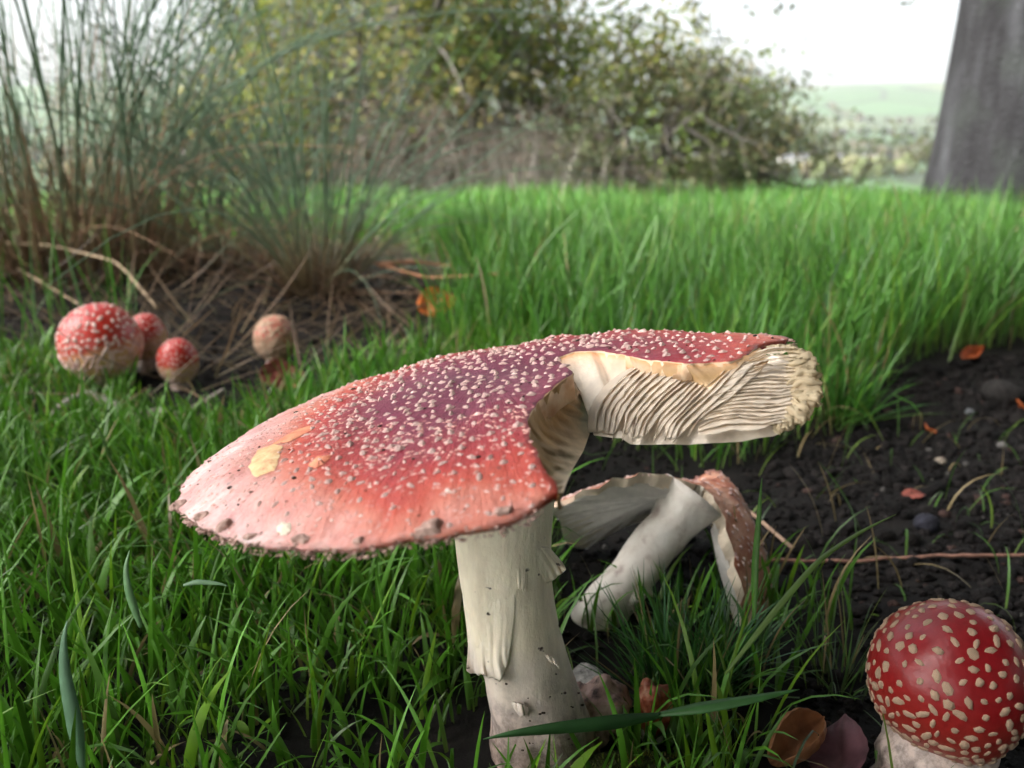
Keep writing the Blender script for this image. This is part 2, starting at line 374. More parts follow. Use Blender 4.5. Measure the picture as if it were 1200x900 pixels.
cc = np.array([.014, .0115, .011])*RNG.uniform(.3, 1.6, (n, 1)); u = RNG.random(n); cc[u < .004] = (.09, .085, .08); cc[(u > .02) & (u < .05)] = (.06, .035, .03)
big = s > .0024; sm_ = ~big
v1, f1_, c1 = lumps(x[sm_], y[sm_], gh(x[sm_], y[sm_])+s[sm_]*.2, s[sm_], cc[sm_], I1, IF1, .5, (.5, 1.0)); v2, f2_, c2 = lumps(x[big], y[big], gh(x[big], y[big])+s[big]*.2, s[big], cc[big], I2, IF2, .7, (.5, .95)); f1_ = np.concatenate([f1_, f2_+len(v1)]); v1 = np.concatenate([v1, v2]); c1 = np.concatenate([c1, c2])
o = link('soil_crumbs', mesh('soil_crumbs', v1, f1_, M['clod'], True, c1)); tag(o, 'dark crumbly soil and worm casts on the bare ground', 'soil', kind='stuff')
def lump_thing(name, px, py, s, c, label, cat, group=None, flat=(.6, .8), mat='clod', am=.3):
    g = G(px, py); z = float(gh(g[0], g[1]))
    v, f, c_ = lumps(np.array([0.]), np.array([0.]), np.array([s*.45]), np.array([s]), np.array([c]), I3, IF3, am, flat)
    o = link(name, mesh(name, v, f, M[mat], True, c_)); o.location = (g[0], g[1], z)
    return tag(o, label, cat, group)
lump_thing('stone', 1086, 612, .0075, (.035, .035, .048), 'bluish grey stone half sunk in the dark soil', 'stone')
lump_thing('stone', 1175, 456, .012, (.03, .027, .026), 'large round dark clod beside the grass edge on bare soil', 'stone')
lump_thing('stone', 1178, 505, .0034, (.22, .21, .20), 'small pale grey pebble on the dark crumbly soil', 'stone')
lump_thing('stone', 1138, 473, .0032, (.17, .18, .19), 'small bluish pale pebble near the orange leaf scrap', 'stone')
lump_thing('stone', 1104, 524, .0032, (.30, .25, .20), 'tiny buff pebble in the middle of the dark soil', 'stone')
lump_thing('stone', 1022, 438, .0085, (.07, .05, .045), 'brown pinkish lump of earth at the foot of the meadow grass', 'stone')

# ------------------------------------------------------------ mushrooms: shared shapes
def wart_mesh(name, seed, mat, flat=False):
    r = random.Random(seed); k = 7; v = []; f = []
    for h, s in ((-.22, 1.08), (.22, .92), (.62 if not flat else .42, .50 if not flat else .66)):
        for j in range(k):
            a = j*2*math.pi/k+r.uniform(-.25, .25); q = s*r.uniform(.75, 1.15)*.5
            v.append((math.cos(a)*q*1.15, math.sin(a)*q*.9, h*.5*r.uniform(.75, 1.15)))
    v.append((r.uniform(-.12, .12), r.uniform(-.12, .12), (.92 if not flat else .46)*.5))
    for l in range(2):
        for j in range(k): f.append((l*k+j, l*k+(j+1) % k, (l+1)*k+(j+1) % k, (l+1)*k+j))
    for j in range(k): f.append((2*k+j, 2*k+(j+1) % k, 3*k))
    return mesh(name, v, f, mat, flat)
WARTS = [wart_mesh('wart', i, M['wart']) for i in range(8)]
FWARTS = [wart_mesh('wart', 20+i, M['bwart'], True) for i in range(8)]
def frame(nrm, spin):
    z = Vector([float(q) for q in nrm]).normalized(); x = Vector((1, 0, 0)).cross(z)
    if x.length < .1: x = Vector((0, 1, 0)).cross(z)
    x.normalize(); y = z.cross(x); m3 = Matrix((x, y, z)).transposed() @ Matrix.Rotation(spin, 3, 'Z'); return m3
def place(me, name, parent, pos, nrm, s, sz=1.0, sq=1.0):
    m4 = (frame(nrm, random.uniform(0, 6.28)) @ Matrix.Diagonal((s*sq, s/sq, s*sz))).to_4x4(); m4.translation = Vector([float(q) for q in pos])
    return link(name, me, parent, m4)
def join_warts(name, parent, meshes, items, mat):
    mb = MB(); src = [(np.array([q.co[:] for q in me.vertices]), [tuple(p.vertices) for p in me.polygons]) for me in meshes]
    for pos, nrm, s, sz, sq in items:
        v, f = random.choice(src); R3 = np.array(frame(nrm, random.uniform(0, 6.28))); mb.add((v*np.array([s*sq, s/sq, s*sz]))@R3.T+np.asarray(pos), f)
    o = mb.build(name, mat, parent, False); o['kind'] = 'stuff'; return o

# ------------------------------------------------------------ the large mushroom
ROOT = np.array([.007, .219, float(gh(.007, .219))])
big_m = thing('mushroom', 'large fly agaric with wide flat red cap and a quarter broken out of it', 'mushroom', ROOT)
R = .0812; rx, ry = .1894, -.0625
CC = np.array([-.0056, .2187, .1084])
E1 = np.array([math.cos(rx), 0, math.sin(rx)]); E2 = np.array([0, math.cos(ry), math.sin(ry)]); E2 = E2-E1*(E1@E2); E2 /= np.linalg.norm(E2); EN = np.cross(E1, E2)
MC = Matrix(((E1[0], E2[0], EN[0], CC[0]-ROOT[0]), (E1[1], E2[1], EN[1], CC[1]-ROOT[1]), (E1[2], E2[2], EN[2], CC[2]-ROOT[2]), (0, 0, 0, 1)))   # cap frame -> thing frame
def wl(p): q = np.asarray(p)-CC; return np.stack([q@E1, q@E2, q@EN], -1)     # world -> cap frame
def ztop(x, y):
    r = np.sqrt(x*x+y*y)/R
    z = .0062*(1-r**2)+.0042*(1-sst(0, 1, np.clip((r-.80)/.22, 0, 1))**1.3)
    z = z+.0007*sn(x, y, 0, 90)+.0004*sn(x, y, 5, 220)
    a = np.arctan2(y, x); z = z+.0055*sst(.78, 1.02, r)*np.exp(-((a-.10)/.30)**2)
    return z
def thick(x, y): r = np.sqrt(x*x+y*y)/R; return .0085*(1-.82*np.clip(r, 0, 1)**1.2)
def on_cap(px, py):
    d = FW+(px-600)/F*RT+(450-py)/F*UP; h = .004
    for _ in range(25):
        tq = ((CC+EN*h-CAM)@EN)/(d@EN); q = wl(CAM+d*tq); h = .6*h+.4*float(ztop(q[0], q[1]))
    q[2] = float(ztop(q[0], q[1])); return q
def on_plane(px, py, h):
    d = FW+(px-600)/F*RT+(450-py)/F*UP; tq = ((CC+EN*h-CAM)@EN)/(d@EN); return wl(CAM+d*tq)
T_front = [(655, 577), (643, 556), (630, 534), (621, 515), (618, 492), (630, 471), (655, 449), (672, 436)]
T_back = [(650, 420), (672, 412), (700, 411), (728, 415), (752, 421), (805, 426), (857, 424), (876, 415), (889, 406)]
tear = np.array([on_cap(*q) for q in T_front+T_back])
tf = np.array([on_cap(*q) for q in resample(T_front, 40)]); tb = np.array([on_cap(*q) for q in resample(T_back, 60)])
tear_d = np.concatenate([tf, tb])[:, :2]
tear_d = tear_d+.0005*np.stack([sn(np.arange(100), 0, 0, 1.3), sn(np.arange(100), 9, 0, 1.3)], -1)
a0 = math.atan2(tear_d[-1, 1], tear_d[-1, 0]); a1 = math.atan2(tear_d[0, 1], tear_d[0, 0])
aa = np.linspace(a0, a1+2*math.pi, 420)[1:-1]
def rimr(a): return R*(1+.010*np.sin(a*3+1)+.006*np.sin(a*7+2)+.003*np.sin(a*23)+.0025*np.sin(a*57+1))
e0 = np.hypot(*tear_d[-1])/rimr(a0); e1_ = np.hypot(*tear_d[0])/rimr(a1)
ww = np.clip(np.minimum((aa-aa[0])/.12, 1), 0, 1); w2 = np.clip((aa[-1]-aa)/.10, 0, 1)
rimf = rimr(aa)*(e0+(1-e0)*ww)*(e1_+(1-e1_)*w2)
rim = np.stack([rimf*np.cos(aa), rimf*np.sin(aa)], -1)
outline = np.concatenate([tear_d, rim]); NO = len(outline)
cand = []; hx = .0022
for i, yy in enumerate(np.arange(-1.05*R, 1.05*R, hx*.866)):
    for xx in np.arange(-1.05*R, 1.05*R, hx): cand.append((xx+(i % 2)*hx/2, yy))
cand = np.array(cand); cand = cand[inpoly(cand[:, 0], cand[:, 1], outline)]
dmin = np.array([np.min(np.hypot(outline[:, 0]-p[0], outline[:, 1]-p[1])) for p in cand]); cand = cand[dmin > .0011]
pts2 = [Vector(map(float, p)) for p in np.concatenate([outline, cand])]
vc, ed, fc, ov, oe, of = delaunay_2d_cdt(pts2, [], [list(range(NO))], 1, 1e-6)
vc = np.array([q[:] for q in vc]); fc = [tuple(q) for q in fc]
zt = ztop(vc[:, 0], vc[:, 1]); top = np.column_stack([vc, zt]); bot = np.column_stack([vc*.985, zt-thick(vc[:, 0], vc[:, 1])])
# make sure faces point up
a, b_, c_ = vc[list(fc[0])]
if (b_[0]-a[0])*(c_[1]-a[1])-(b_[1]-a[1])*(c_[0]-a[0]) < 0: fc = [q[::-1] for q in fc]
mapi = [None]*NO
for i, o in enumerate(ov):
    for q in o:
        if q < NO: mapi[q] = i
loop = [q for q in mapi if q is not None]; nv = len(vc)
side = []
for i in range(len(loop)):
    j = (i+1) % len(loop); side.append((loop[i], loop[j], loop[j]+nv, loop[i]+nv))
# orientation of the side: outline runs counter-clockwise or not
area = np.sum(outline[:, 0]*np.roll(outline[:, 1], -1)-np.roll(outline[:, 0], -1)*outline[:, 1])
if area > 0: side = [q[::-1] for q in side]
nt_side = sum(1 for q in mapi[:len(tear_d)] if q is not None)
capf = fc+[tuple(i+nv for i in q[::-1]) for q in fc]+side

M['skin_edge'] = m_simple('torn_skin_edge', [(.3, (.62, .34, .18)), (.6, (.76, .58, .40))], 150, .6, .4, 500, .0005)
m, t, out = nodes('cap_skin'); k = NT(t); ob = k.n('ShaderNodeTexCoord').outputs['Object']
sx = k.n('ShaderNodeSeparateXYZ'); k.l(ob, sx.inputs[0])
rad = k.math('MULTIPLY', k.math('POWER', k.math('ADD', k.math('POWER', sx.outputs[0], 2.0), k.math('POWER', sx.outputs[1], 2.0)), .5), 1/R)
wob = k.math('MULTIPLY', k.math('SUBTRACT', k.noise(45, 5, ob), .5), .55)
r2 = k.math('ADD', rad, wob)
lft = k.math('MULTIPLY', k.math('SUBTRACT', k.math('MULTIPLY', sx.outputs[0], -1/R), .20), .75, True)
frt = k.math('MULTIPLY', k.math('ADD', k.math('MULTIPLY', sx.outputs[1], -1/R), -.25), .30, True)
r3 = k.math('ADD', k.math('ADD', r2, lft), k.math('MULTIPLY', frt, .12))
cc_ = k.ramp(r3, [(.0, (.15, .008, .050)), (.40, (.19, .008, .046)), (.62, (.29, .011, .030)), (.82, (.44, .026, .020)), (.93, (.55, .075, .040)), (1.0, (.62, .18, .12))])  # purple towards the centre: sky sheen painted into the crimson skin colour
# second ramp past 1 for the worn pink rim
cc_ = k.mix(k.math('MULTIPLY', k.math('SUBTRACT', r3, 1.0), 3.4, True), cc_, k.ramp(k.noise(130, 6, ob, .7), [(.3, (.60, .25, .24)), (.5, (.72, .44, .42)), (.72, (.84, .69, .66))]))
# radial streaks
at2 = k.math('ARCTAN2', sx.outputs[1], sx.outputs[0]); cv = k.n('ShaderNodeCombineXYZ'); k.l(k.math('MULTIPLY', at2, 14), cv.inputs[0]); k.l(k.math('MULTIPLY', rad, 2.2), cv.inputs[1])
st = k.noise(3.0, 5, cv.outputs[0], .65)
cc_ = k.mix(k.math('MULTIPLY', k.math('MULTIPLY', k.math('SUBTRACT', rad, .45), 1.6, True), .55), cc_, k.mix(1.0, cc_, k.ramp(st, [(.32, (.68, .55, .55)), (.5, (1, 1, 1)), (.7, (1.15, 1.4, 1.45))]), 'MULTIPLY'))
sp = k.noise(560, 4, ob, .7)
cc_ = k.mix(k.math('MULTIPLY', k.math('SUBTRACT', sp, .585), 6, True), cc_, (.58, .33, .30))
cc_ = k.mix(k.math('MULTIPLY', k.math('SUBTRACT', k.noise(260, 2, ob, .5), .70), 10, True), cc_, (.06, .03, .03))
bn = k.bump(k.math('ADD', k.noise(500, 6, ob, .7), k.math('MULTIPLY', st, .8)), .75, .0012)
rg = k.ramp(k.noise(60, 4, ob), [(.3, (.27,)*3), (.7, (.50,)*3)])
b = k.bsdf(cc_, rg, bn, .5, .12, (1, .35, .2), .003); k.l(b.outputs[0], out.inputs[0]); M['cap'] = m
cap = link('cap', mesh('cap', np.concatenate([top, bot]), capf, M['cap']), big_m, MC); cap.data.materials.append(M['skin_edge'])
for i in range(nt_side): cap.data.polygons[2*len(fc)+i].material_index = 1
cap['label'] = 'wide crimson cap fading to pale pink at its rim, tattered break on one side'

# warts on the cap: the largest 300 singly, the rest joined
cpts = []
cellx = {}
for _ in range(60000):
    r_ = R*math.sqrt(random.random())*.985; a_ = random.uniform(0, 6.2832); x_, y_ = r_*math.cos(a_), r_*math.sin(a_)
    q = r_/R
    left = max(0, -x_/R-.45)+max(0, -y_/R-.70)*(1 if x_ < -.1*R else .25)
    dm = .00325*(1+.9*max(0, q-.72))*(1+1.5*left)*random.uniform(.80, 1.2)
    ci, cj = int(x_//.004), int(y_//.004); ok = True
    for i in range(ci-3, ci+4):
        for j in range(cj-3, cj+4):
            for (a2, b2, d2) in cellx.get((i, j), ()):
                if (a2-x_)**2+(b2-y_)**2 < max(dm, d2)**2*.98: ok = False; break
            if not ok: break
        if not ok: break
    if ok: cellx.setdefault((ci, cj), []).append((x_, y_, dm)); cpts.append((x_, y_))
cpts = np.array(cpts); cpts = cpts[inpoly(cpts[:, 0], cpts[:, 1], outline)]
dmin = np.array([np.min(np.hypot(tear_d[:, 0]-p[0], tear_d[:, 1]-p[1])) for p in cpts]); cpts = cpts[dmin > .0016]
PEEL = [(302, 528), (322, 520), (346, 505), (362, 499), (366, 505), (345, 516), (326, 527), (322, 552), (300, 560), (291, 548)]
wq = CC+cpts[:, :1]*E1+cpts[:, 1:]*E2+ztop(cpts[:, 0], cpts[:, 1])[:, None]*EN; WX, WY, WD = pix(wq)
cpts = cpts[~inpoly(WX, WY, PEEL)]
def cap_n(x, y, e=.0008):
    return np.array([-(ztop(x+e, y)-ztop(x-e, y))/(2*e), -(ztop(x, y+e)-ztop(x, y-e))/(2*e), 1.0])
items = []
for x_, y_ in cpts:
    q = math.hypot(x_, y_)/R
    sz_ = random.uniform(.0012, .0023)*(1.05-.35*max(0, q-.6)/.4)
    left = max(0, -x_/R-.45)+max(0, -y_/R-.70)*(1 if x_ < -.1*R else .25)
    h_ = random.uniform(.55, 1.05)*(1-.8*min(1, left*1.6)); sz_ *= 1-.45*min(1, left*2.5)
    items.append((np.array([x_, y_, float(ztop(x_, y_))]), cap_n(x_, y_), sz_, h_, random.uniform(.8, 1.35)))
def seen(it):
    wq = CC+it[0][0]*E1+it[0][1]*E2; return it[2]/np.linalg.norm(wq-CAM)
items.sort(key=seen, reverse=True)
for pos, nrm, s, sz, sq in items[:300]:
    o = place(random.choice(WARTS), 'wart', cap, pos, nrm, s, sz, sq)
join_warts('small_warts', cap, WARTS, items[300:], M['wart'])
fl = []
for _ in range(1500):
    a_ = random.uniform(math.pi*.75, math.pi*1.72); r_ = R*random.uniform(.42, .985); x_, y_ = r_*math.cos(a_), r_*math.sin(a_)
    if inpoly([x_], [y_], outline)[0]: fl.append((np.array([x_, y_, float(ztop(x_, y_))]), cap_n(x_, y_), random.uniform(.0005, .0012), random.uniform(.25, .6), random.uniform(.7, 1.5)))
join_warts('veil_flecks', cap, WARTS, fl, M['fleck'])
# soil specks stuck on the skin
mb = MB()
for _ in range(170):
    x_, y_ = random.uniform(-R, R), random.uniform(-R, R)
    if math.hypot(x_, y_) > R*.97 or not inpoly([x_], [y_], outline)[0]: continue
    s = random.choice((.0002, .00025, .0003, .0004, .0006)); q = I1*(1+.3*sn(I1[:, 0]+x_*900, I1[:, 1], I1[:, 2], 1))[:, None]*np.array([s*random.uniform(.7, 1.7), s, s*.6])
    mb.add(q+np.array([x_, y_, float(ztop(x_, y_))+s*.2]), IF1)
mb.build('soil_specks', M['debris'], cap)['kind'] = 'stuff'
# crumbs of veil and soil along the rim
for px_, py_, s in ((353, 633, .0017), (505, 620, .0021), (262, 618, .0015), (210, 592, .0017), (236, 606, .0013), (292, 630, .0012), (590, 600, .0012), (420, 635, .0010)):
    q = on_cap(px_, py_); v = I3*(1+.45*sn(I3[:, 0]+px_, I3[:, 1]+py_, I3[:, 2], 1.6)+.25*sn(I3[:, 0]*4+px_, I3[:, 1]*4, I3[:, 2]*4, 1.3))[:, None]*s*np.array([1.2, .8, .7])
    link('rim_crumb', mesh('rim_crumb', v, IF3, M['rimclod']), cap, Matrix.Translation(Vector(q)))
mb = MB()                                           # frayed veil along the whole rim
for a in np.linspace(aa[4], aa[-4], 2200):
    r_ = rimr(a)*random.uniform(.985, 1.003); x_, y_ = r_*math.cos(a), r_*math.sin(a); s = random.choice((.00015, .00015, .0002, .00025, .0003, .00045))
    q = I1*(1+.5*sn(I1[:, 0]+a*70, I1[:, 1], I1[:, 2], 1.5))[:, None]*np.array([s*1.4, s*1.2, s*.8])
    mb.add(q+np.array([x_, y_, float(ztop(x_, y_))-random.uniform(.0, .0024)]), IF1)
mb.build('rim_fringe', M['rimclod'], cap)['kind'] = 'stuff'
# peeled scars
def cap_patch(name, poly, mat, lift=.0006, col=None, n=44):
    pl = np.array([on_cap(*q) for q in resample(poly+[poly[0]], n)[:-1]]); pl[:, :2] += .00035*np.stack([sn(np.arange(len(pl)), poly[0][0], 0, .8), sn(np.arange(len(pl)), poly[0][1], 4, .8)], -1); c0 = pl.mean(0)
    V = [c0]+list(pl)+list(pl*.5+c0*.5); V = np.array(V); V[:, 2] = ztop(V[:, 0], V[:, 1])+lift; k_ = len(pl); V[1:k_+1, 2] -= .00045
    f = []
    for i in range(k_):
        j = (i+1) % k_; f += [(1+i, 1+j, 1+k_+j, 1+k_+i), (1+k_+i, 1+k_+j, 0)]
    return link(name, mesh(name, V, f, mat), cap)
M['scar'] = m_simple('peeled_flesh', [(.3, (.60, .25, .13)), (.5, (.72, .46, .22)), (.72, (.80, .64, .38))], 260, .5, .5, 700, .0005)
M['scar2'] = m_simple('scratched_skin', [(.3, (.60, .12, .06)), (.7, (.80, .36, .18))], 260, .45, .4, 700, .0004)
M['white'] = m_simple('bare_white_flesh', [(.3, (.70, .60, .45)), (.7, (.84, .78, .66))], 200, .5, .3, 700, .0003)
cap_patch('peeled_scar', PEEL[:1]+[(322, 521), (330, 524), (322, 552), (300, 560), (291, 548)], M['scar'])['label'] = 'pale yellow scar where the skin peeled'
cap_patch('scratch', [(318, 522), (345, 505), (364, 499), (366, 504), (340, 518)], M['scar2'])
cap_patch('scratch', [(362, 546), (372, 536), (388, 534), (384, 541), (370, 550)], M['scar2'])
cap_patch('bare_spot', [(324, 620), (332, 612), (341, 614), (340, 624), (330, 629)], M['white'])

# ---- the torn face: flesh and gills
def lp(pts, h): return np.array([on_plane(px_, py_, hh) for (px_, py_), hh in zip(pts, h)])
B_back = [(690, 470), (690, 490), (694, 508), (716, 511), (745, 512), (790, 511), (820, 510), (860, 507), (900, 502), (925, 490), (944, 464), (944, 435), (936, 412), (912, 405)]
hB = [-.002, -.005, -.007, -.008, -.008, -.008, -.008, -.007, -.006, -.005, -.003, -.001, .001, .003]
Bb = lp(B_back, hB)
allp = np.concatenate([tb, Bb[:-3]]); pc = allp.mean(0); _, _, vt = np.linalg.svd(allp-pc); PN = vt[2]
if PN[1] > 0: PN = -PN                       # points to the camera side
def face_pt(px_, py_, off=0.0):               # pixel on the torn face (cap frame), off = proud
    d = FW+(px_-600)/F*RT+(450-py_)/F*UP; o = wl(CAM); d = np.array([d@E1, d@E2, d@EN]); tq = ((pc-o)@PN)/(d@PN); return o+d*tq+PN*off
def cr(x, y): return (560+x*.35, 370+y*.35)   # tracing frame of the torn face
GL = [[(372, 388), (372, 330), (395, 270), (450, 210), (548, 150)],
 [(420, 390), (428, 320), (465, 255), (552, 172)], [(455, 398), (468, 325), (515, 255), (598, 180)], [(488, 402), (503, 332), (556, 268), (645, 190)],
 [(520, 405), (537, 342), (598, 278), (690, 195)], [(554, 408), (572, 348), (636, 285), (730, 200)], [(590, 409), (608, 357), (668, 302), (715, 255), (775, 195)],
 [(628, 410), (646, 362), (700, 312), (760, 250), (835, 182)], [(664, 410), (680, 363), (732, 318), (800, 255), (880, 172)], [(700, 408), (716, 372), (765, 333), (835, 285), (905, 225), (960, 170)]]
HL = [[(738, 402), (840, 396), (950, 382), (1035, 352)], [(735, 376), (785, 352), (865, 344), (960, 352), (1035, 335)], [(738, 350), (795, 327), (885, 318), (980, 326), (1050, 306)], [(752, 322), (815, 302), (905, 292), (1000, 296), (1068, 276)],
 [(770, 296), (835, 277), (925, 267), (1010, 268), (1080, 250)], [(790, 268), (855, 252), (940, 242), (1020, 244), (1088, 228)], [(812, 243), (875, 227), (955, 217), (1035, 220), (1092, 206)],
 [(834, 217), (895, 201), (965, 192), (1045, 191), (1092, 184)], [(856, 193), (910, 178), (975, 167), (1045, 166), (1090, 160)], [(880, 168), (935, 151), (985, 141), (1048, 141), (1086, 136)], [(908, 143), (950, 126), (995, 116), (1052, 116), (1078, 114)], [(930, 120), (965, 108), (1000, 102), (1040, 103), (1065, 104)]]
white, cream, tan_, ochre = np.array([.80, .71, .60]), np.array([.70, .57, .43]), np.array([.62, .47, .32]), np.array([.48, .27, .08])
def dbl(L_):
    o = []
    for i in range(len(L_)-1):
        a, b = resample(L_[i], 8), resample(L_[i+1], 8); f_ = random.uniform(.4, .6); c = a*(1-f_)+b*f_; cut = random.choice((0, 0, 1, 2)); o += [L_[i], [tuple(q) for q in c[cut:]]]
    return o+[L_[-1]]
GL = [l_+[(l_[-1][0]+(l_[-1][0]-l_[-2][0])*.22, max(150, l_[-1][1]-26))] for l_ in GL]
GL = dbl(GL); HL = dbl(HL)
def gill_ribbon(La, Lb, seed, seg=26, rows=6, frl=1.0, back=.0009, over=1.15):
    a = np.array([face_pt(*cr(*q)) for q in smoothline(La, seg, 3)]); b = np.array([face_pt(*cr(*q)) for q in smoothline(Lb, seg, 3)])
    g = np.linspace(0, 1, seg); A_ = np.zeros((rows, seg, 3)); C_ = np.zeros((rows, seg, 3))
    w = (.00050*frl*sn(g*7+seed*3.1, seed*1.7, 0, 1.0)+.00022*sn(g*22+seed, seed, 0, 1))*np.sin(math.pi*np.clip(g*.9+.05, 0, 1))
    per = (b-a)/(np.linalg.norm(b-a, axis=1)[:, None]+1e-9)
    for i in range(rows):
        u = i/(rows-1)
        A_[i] = a+(b-a)*u*over+per*(w*(1-u))[:, None]+PN*((.0010-back*u**.75)*np.sin(math.pi*np.clip(g*.86+.10, 0, 1))**.5-.0004+.0002*sn(g*14+seed, u*3, seed, 1))[:, None]
        mixv = (sst(.62, 1, g)*.8 if La[0][0] < 720 else .75*(1-sst(0, .35, g))*.35)[:, None]
        base = white*(1-mixv)+cream*mixv
        if La[0][0] < 720: base = base*(1-.55*sst(.80, 1.0, g)[:, None])+ochre*.55*sst(.80, 1.0, g)[:, None]
        else: base = base*(1-.5*sst(.5, 1, g)[:, None]*sst(300, 130, La[0][1]))+np.array([.80, .66, .36])*.5*sst(.5, 1, g)[:, None]*sst(300, 130, La[0][1])
        C_[i] = base
    mb = MB(); mb.grid(A_, C_)
    back_ = A_-PN*.00045-np.mean(per, 0)*(-.00035); mb.grid(back_, C_, True)
    m_, n_ = rows, seg; o = m_*n_; E = []
    for j in range(n_-1): E.append((j, o+j, o+j+1, j+1)); E.append(((m_-1)*n_+j, (m_-1)*n_+j+1, o+(m_-1)*n_+j+1, o+(m_-1)*n_+j))
    for i in range(m_-1): E.append((i*n_, (i+1)*n_, o+(i+1)*n_, o+i*n_)); E.append((i*n_+n_-1, o+i*n_+n_-1, o+(i+1)*n_+n_-1, (i+1)*n_+n_-1))
    mb.f += E
    return mb.build('gill', M['gill'], cap)
for i in range(len(GL)-1): gill_ribbon(GL[i+1], GL[i], i+1)
for i in range(len(HL)-1): gill_ribbon(HL[i], HL[i+1], i+30, frl=1.3)
# torn white flesh backing the gills (a thick slab between skin and gills)
nb = 60
bt = np.array([face_pt(px_, py_) for px_, py_ in resample(B_back, nb)]); tt_ = tb[np.linspace(0, len(tb)-1, nb).astype(int)]
rows = 14; A_ = np.zeros((rows, nb, 3)); C_ = np.zeros((rows, nb, 3)); g = np.linspace(0, 1, nb)
for i in range(rows):
    u = i/(rows-1); q = tt_*(1-u)+bt*u
    lin = np.array([0, 0, -.0003]) if i == 0 else 0
    A_[i] = q-PN*(.0035*sst(0, .25, u)+.0004*sn(g*20, u*8, 0, 1))[:, None]*np.where(g < .2, .25, 1.0)[:, None]+lin
    ew = np.exp(-u*9)*(1-.2*g); ow = sst(.30, .5, g)*np.exp(-((u-.17)/.15)**2)
    cw = white*(1-ew)[:, None]+np.array([.80, .36, .14])*ew[:, None]; C_[i] = cw*(1-.8*ow)[:, None]+ochre*.8*ow[:, None]
mb = MB(); mb.grid(A_, C_); mb.build('torn_flesh', M['fleshattr'], cap)
# front lobe: ochre torn wall under the skin edge
F_out = [(657, 586), (664, 566), (672, 548), (684, 528), (691, 508), (691, 488), (689, 468), (684, 452), (676, 441)]
fh = [.0, -.003, -.006, -.007, -.007, -.005, -.002, .001, .004]
fo = resample(lp(F_out, fh), 60); fi = tf[np.linspace(0, len(tf)-1, 60).astype(int)]
rows = 16; A_ = np.zeros((rows, 60, 3)); C_ = np.zeros((rows, 60, 3)); g = np.linspace(0, 1, 60)
for i in range(rows):
    u = i/(rows-1); q = fi*(1-u)+fo*u; q = q-np.array([.35, .1, .9])*(.0030*np.sin(math.pi*u**.7))
    rib = .0016*np.abs(sn(g*26+u*1.5, u*1.2, 0, 1.6))*math.sin(math.pi*min(1, u*1.1+.03))
    A_[i] = q+np.array([.8, -.3, .2])*rib[:, None]+(np.array([0, 0, -.0002]) if i == 0 else 0)
    o1 = np.exp(-((u-.18)/.36)**2)*np.ones(60); bm_ = tan_*.95*(1-u)+cream*u
    C_[i] = bm_*(1-o1)[:, None]+ochre*o1[:, None]
    C_[i] *= (1-.42*np.abs(sn(g*26+u*1.5+.7, u*1.2, 0, 1.6)))[:, None]
mb = MB(); mb.grid(A_, C_, True); mb.build('torn_gill_wall', M['fleshattr'], cap)
# crumpled gill ends along the broken rim end
pth = [cr(*q) for q in ((975, 96), (1020, 93), (1062, 102), (1085, 125), (1096, 165), (1102, 205), (1110, 250), (1100, 290), (1075, 320), (1035, 350), (1000, 372))]
c3 = np.array([face_pt(px_-4, py_, -.0012) for px_, py_ in smoothline(pth, 140, 3)]); tg3 = np.gradient(c3, axis=0); tg3 /= np.linalg.norm(tg3, axis=1)[:, None]; sd3 = np.cross(tg3, PN)
A_ = np.zeros((140, 29, 3)); C_ = np.zeros((140, 29, 3))
for i in range(140):
    for j in range(29):
        a = j*2*math.pi/28; ca, sa = math.cos(a), math.sin(a)
        rf = 1+.28*math.sin(i*1.0+1.5*sa)*(.5+.5*ca)+.34*float(sn(i*.33, ca*1.2, sa*1.2, 1.0))+.20*float(sn(i*1.1, ca*3, sa*3, 1.0))
        env = (.35+.65*math.sin(math.pi*(i+6)/152))*(.35+.65*float(sst(15, 60, i)))
        A_[i, j] = c3[i]+sd3[i]*ca*.0031*rf*env+PN*sa*.0017*rf*env+tg3[i]*.0009*float(sn(i*.8, ca*2, sa*2, 1.3))
        mx = .5+.5*float(sn(i*.4, ca, sa, 1.5)); C_[i, j] = np.array([.80, .68, .47])*(1-.5*mx)+np.array([.50, .36, .22])*.5*mx
mb = MB(); mb.grid(A_, C_); mb.build('crumpled_gill_edge', M['gill'], cap)
# radial gills under the rest of the cap, seen only as a fringe
mb = MB()
for a in np.linspace(0, 2*math.pi, 150, endpoint=False):
    rs = np.linspace(.17, .97, 14)*R; xs, ys = rs*np.cos(a), rs*np.sin(a); ins = inpoly(xs*1.03, ys*1.03, outline)
    zb = ztop(xs, ys)-thick(xs, ys)+.0006; dp = .0075*np.sin(math.pi*np.clip((rs/R-.15)/.85, 0, 1))**.7*(1-.5*sst(.6, 1, rs/R))+.0004
    for i in range(13):
        if ins[i] and ins[i+1]:
            q = [(xs[i], ys[i], zb[i]), (xs[i+1], ys[i+1], zb[i+1]), (xs[i+1], ys[i+1], zb[i+1]-dp[i+1]), (xs[i], ys[i], zb[i]-dp[i])]
            mb.add(q, [(0, 1, 2, 3)], (.80, .74, .64))
mb.build('under_gills', M['gill'], cap)['kind'] = 'stuff'

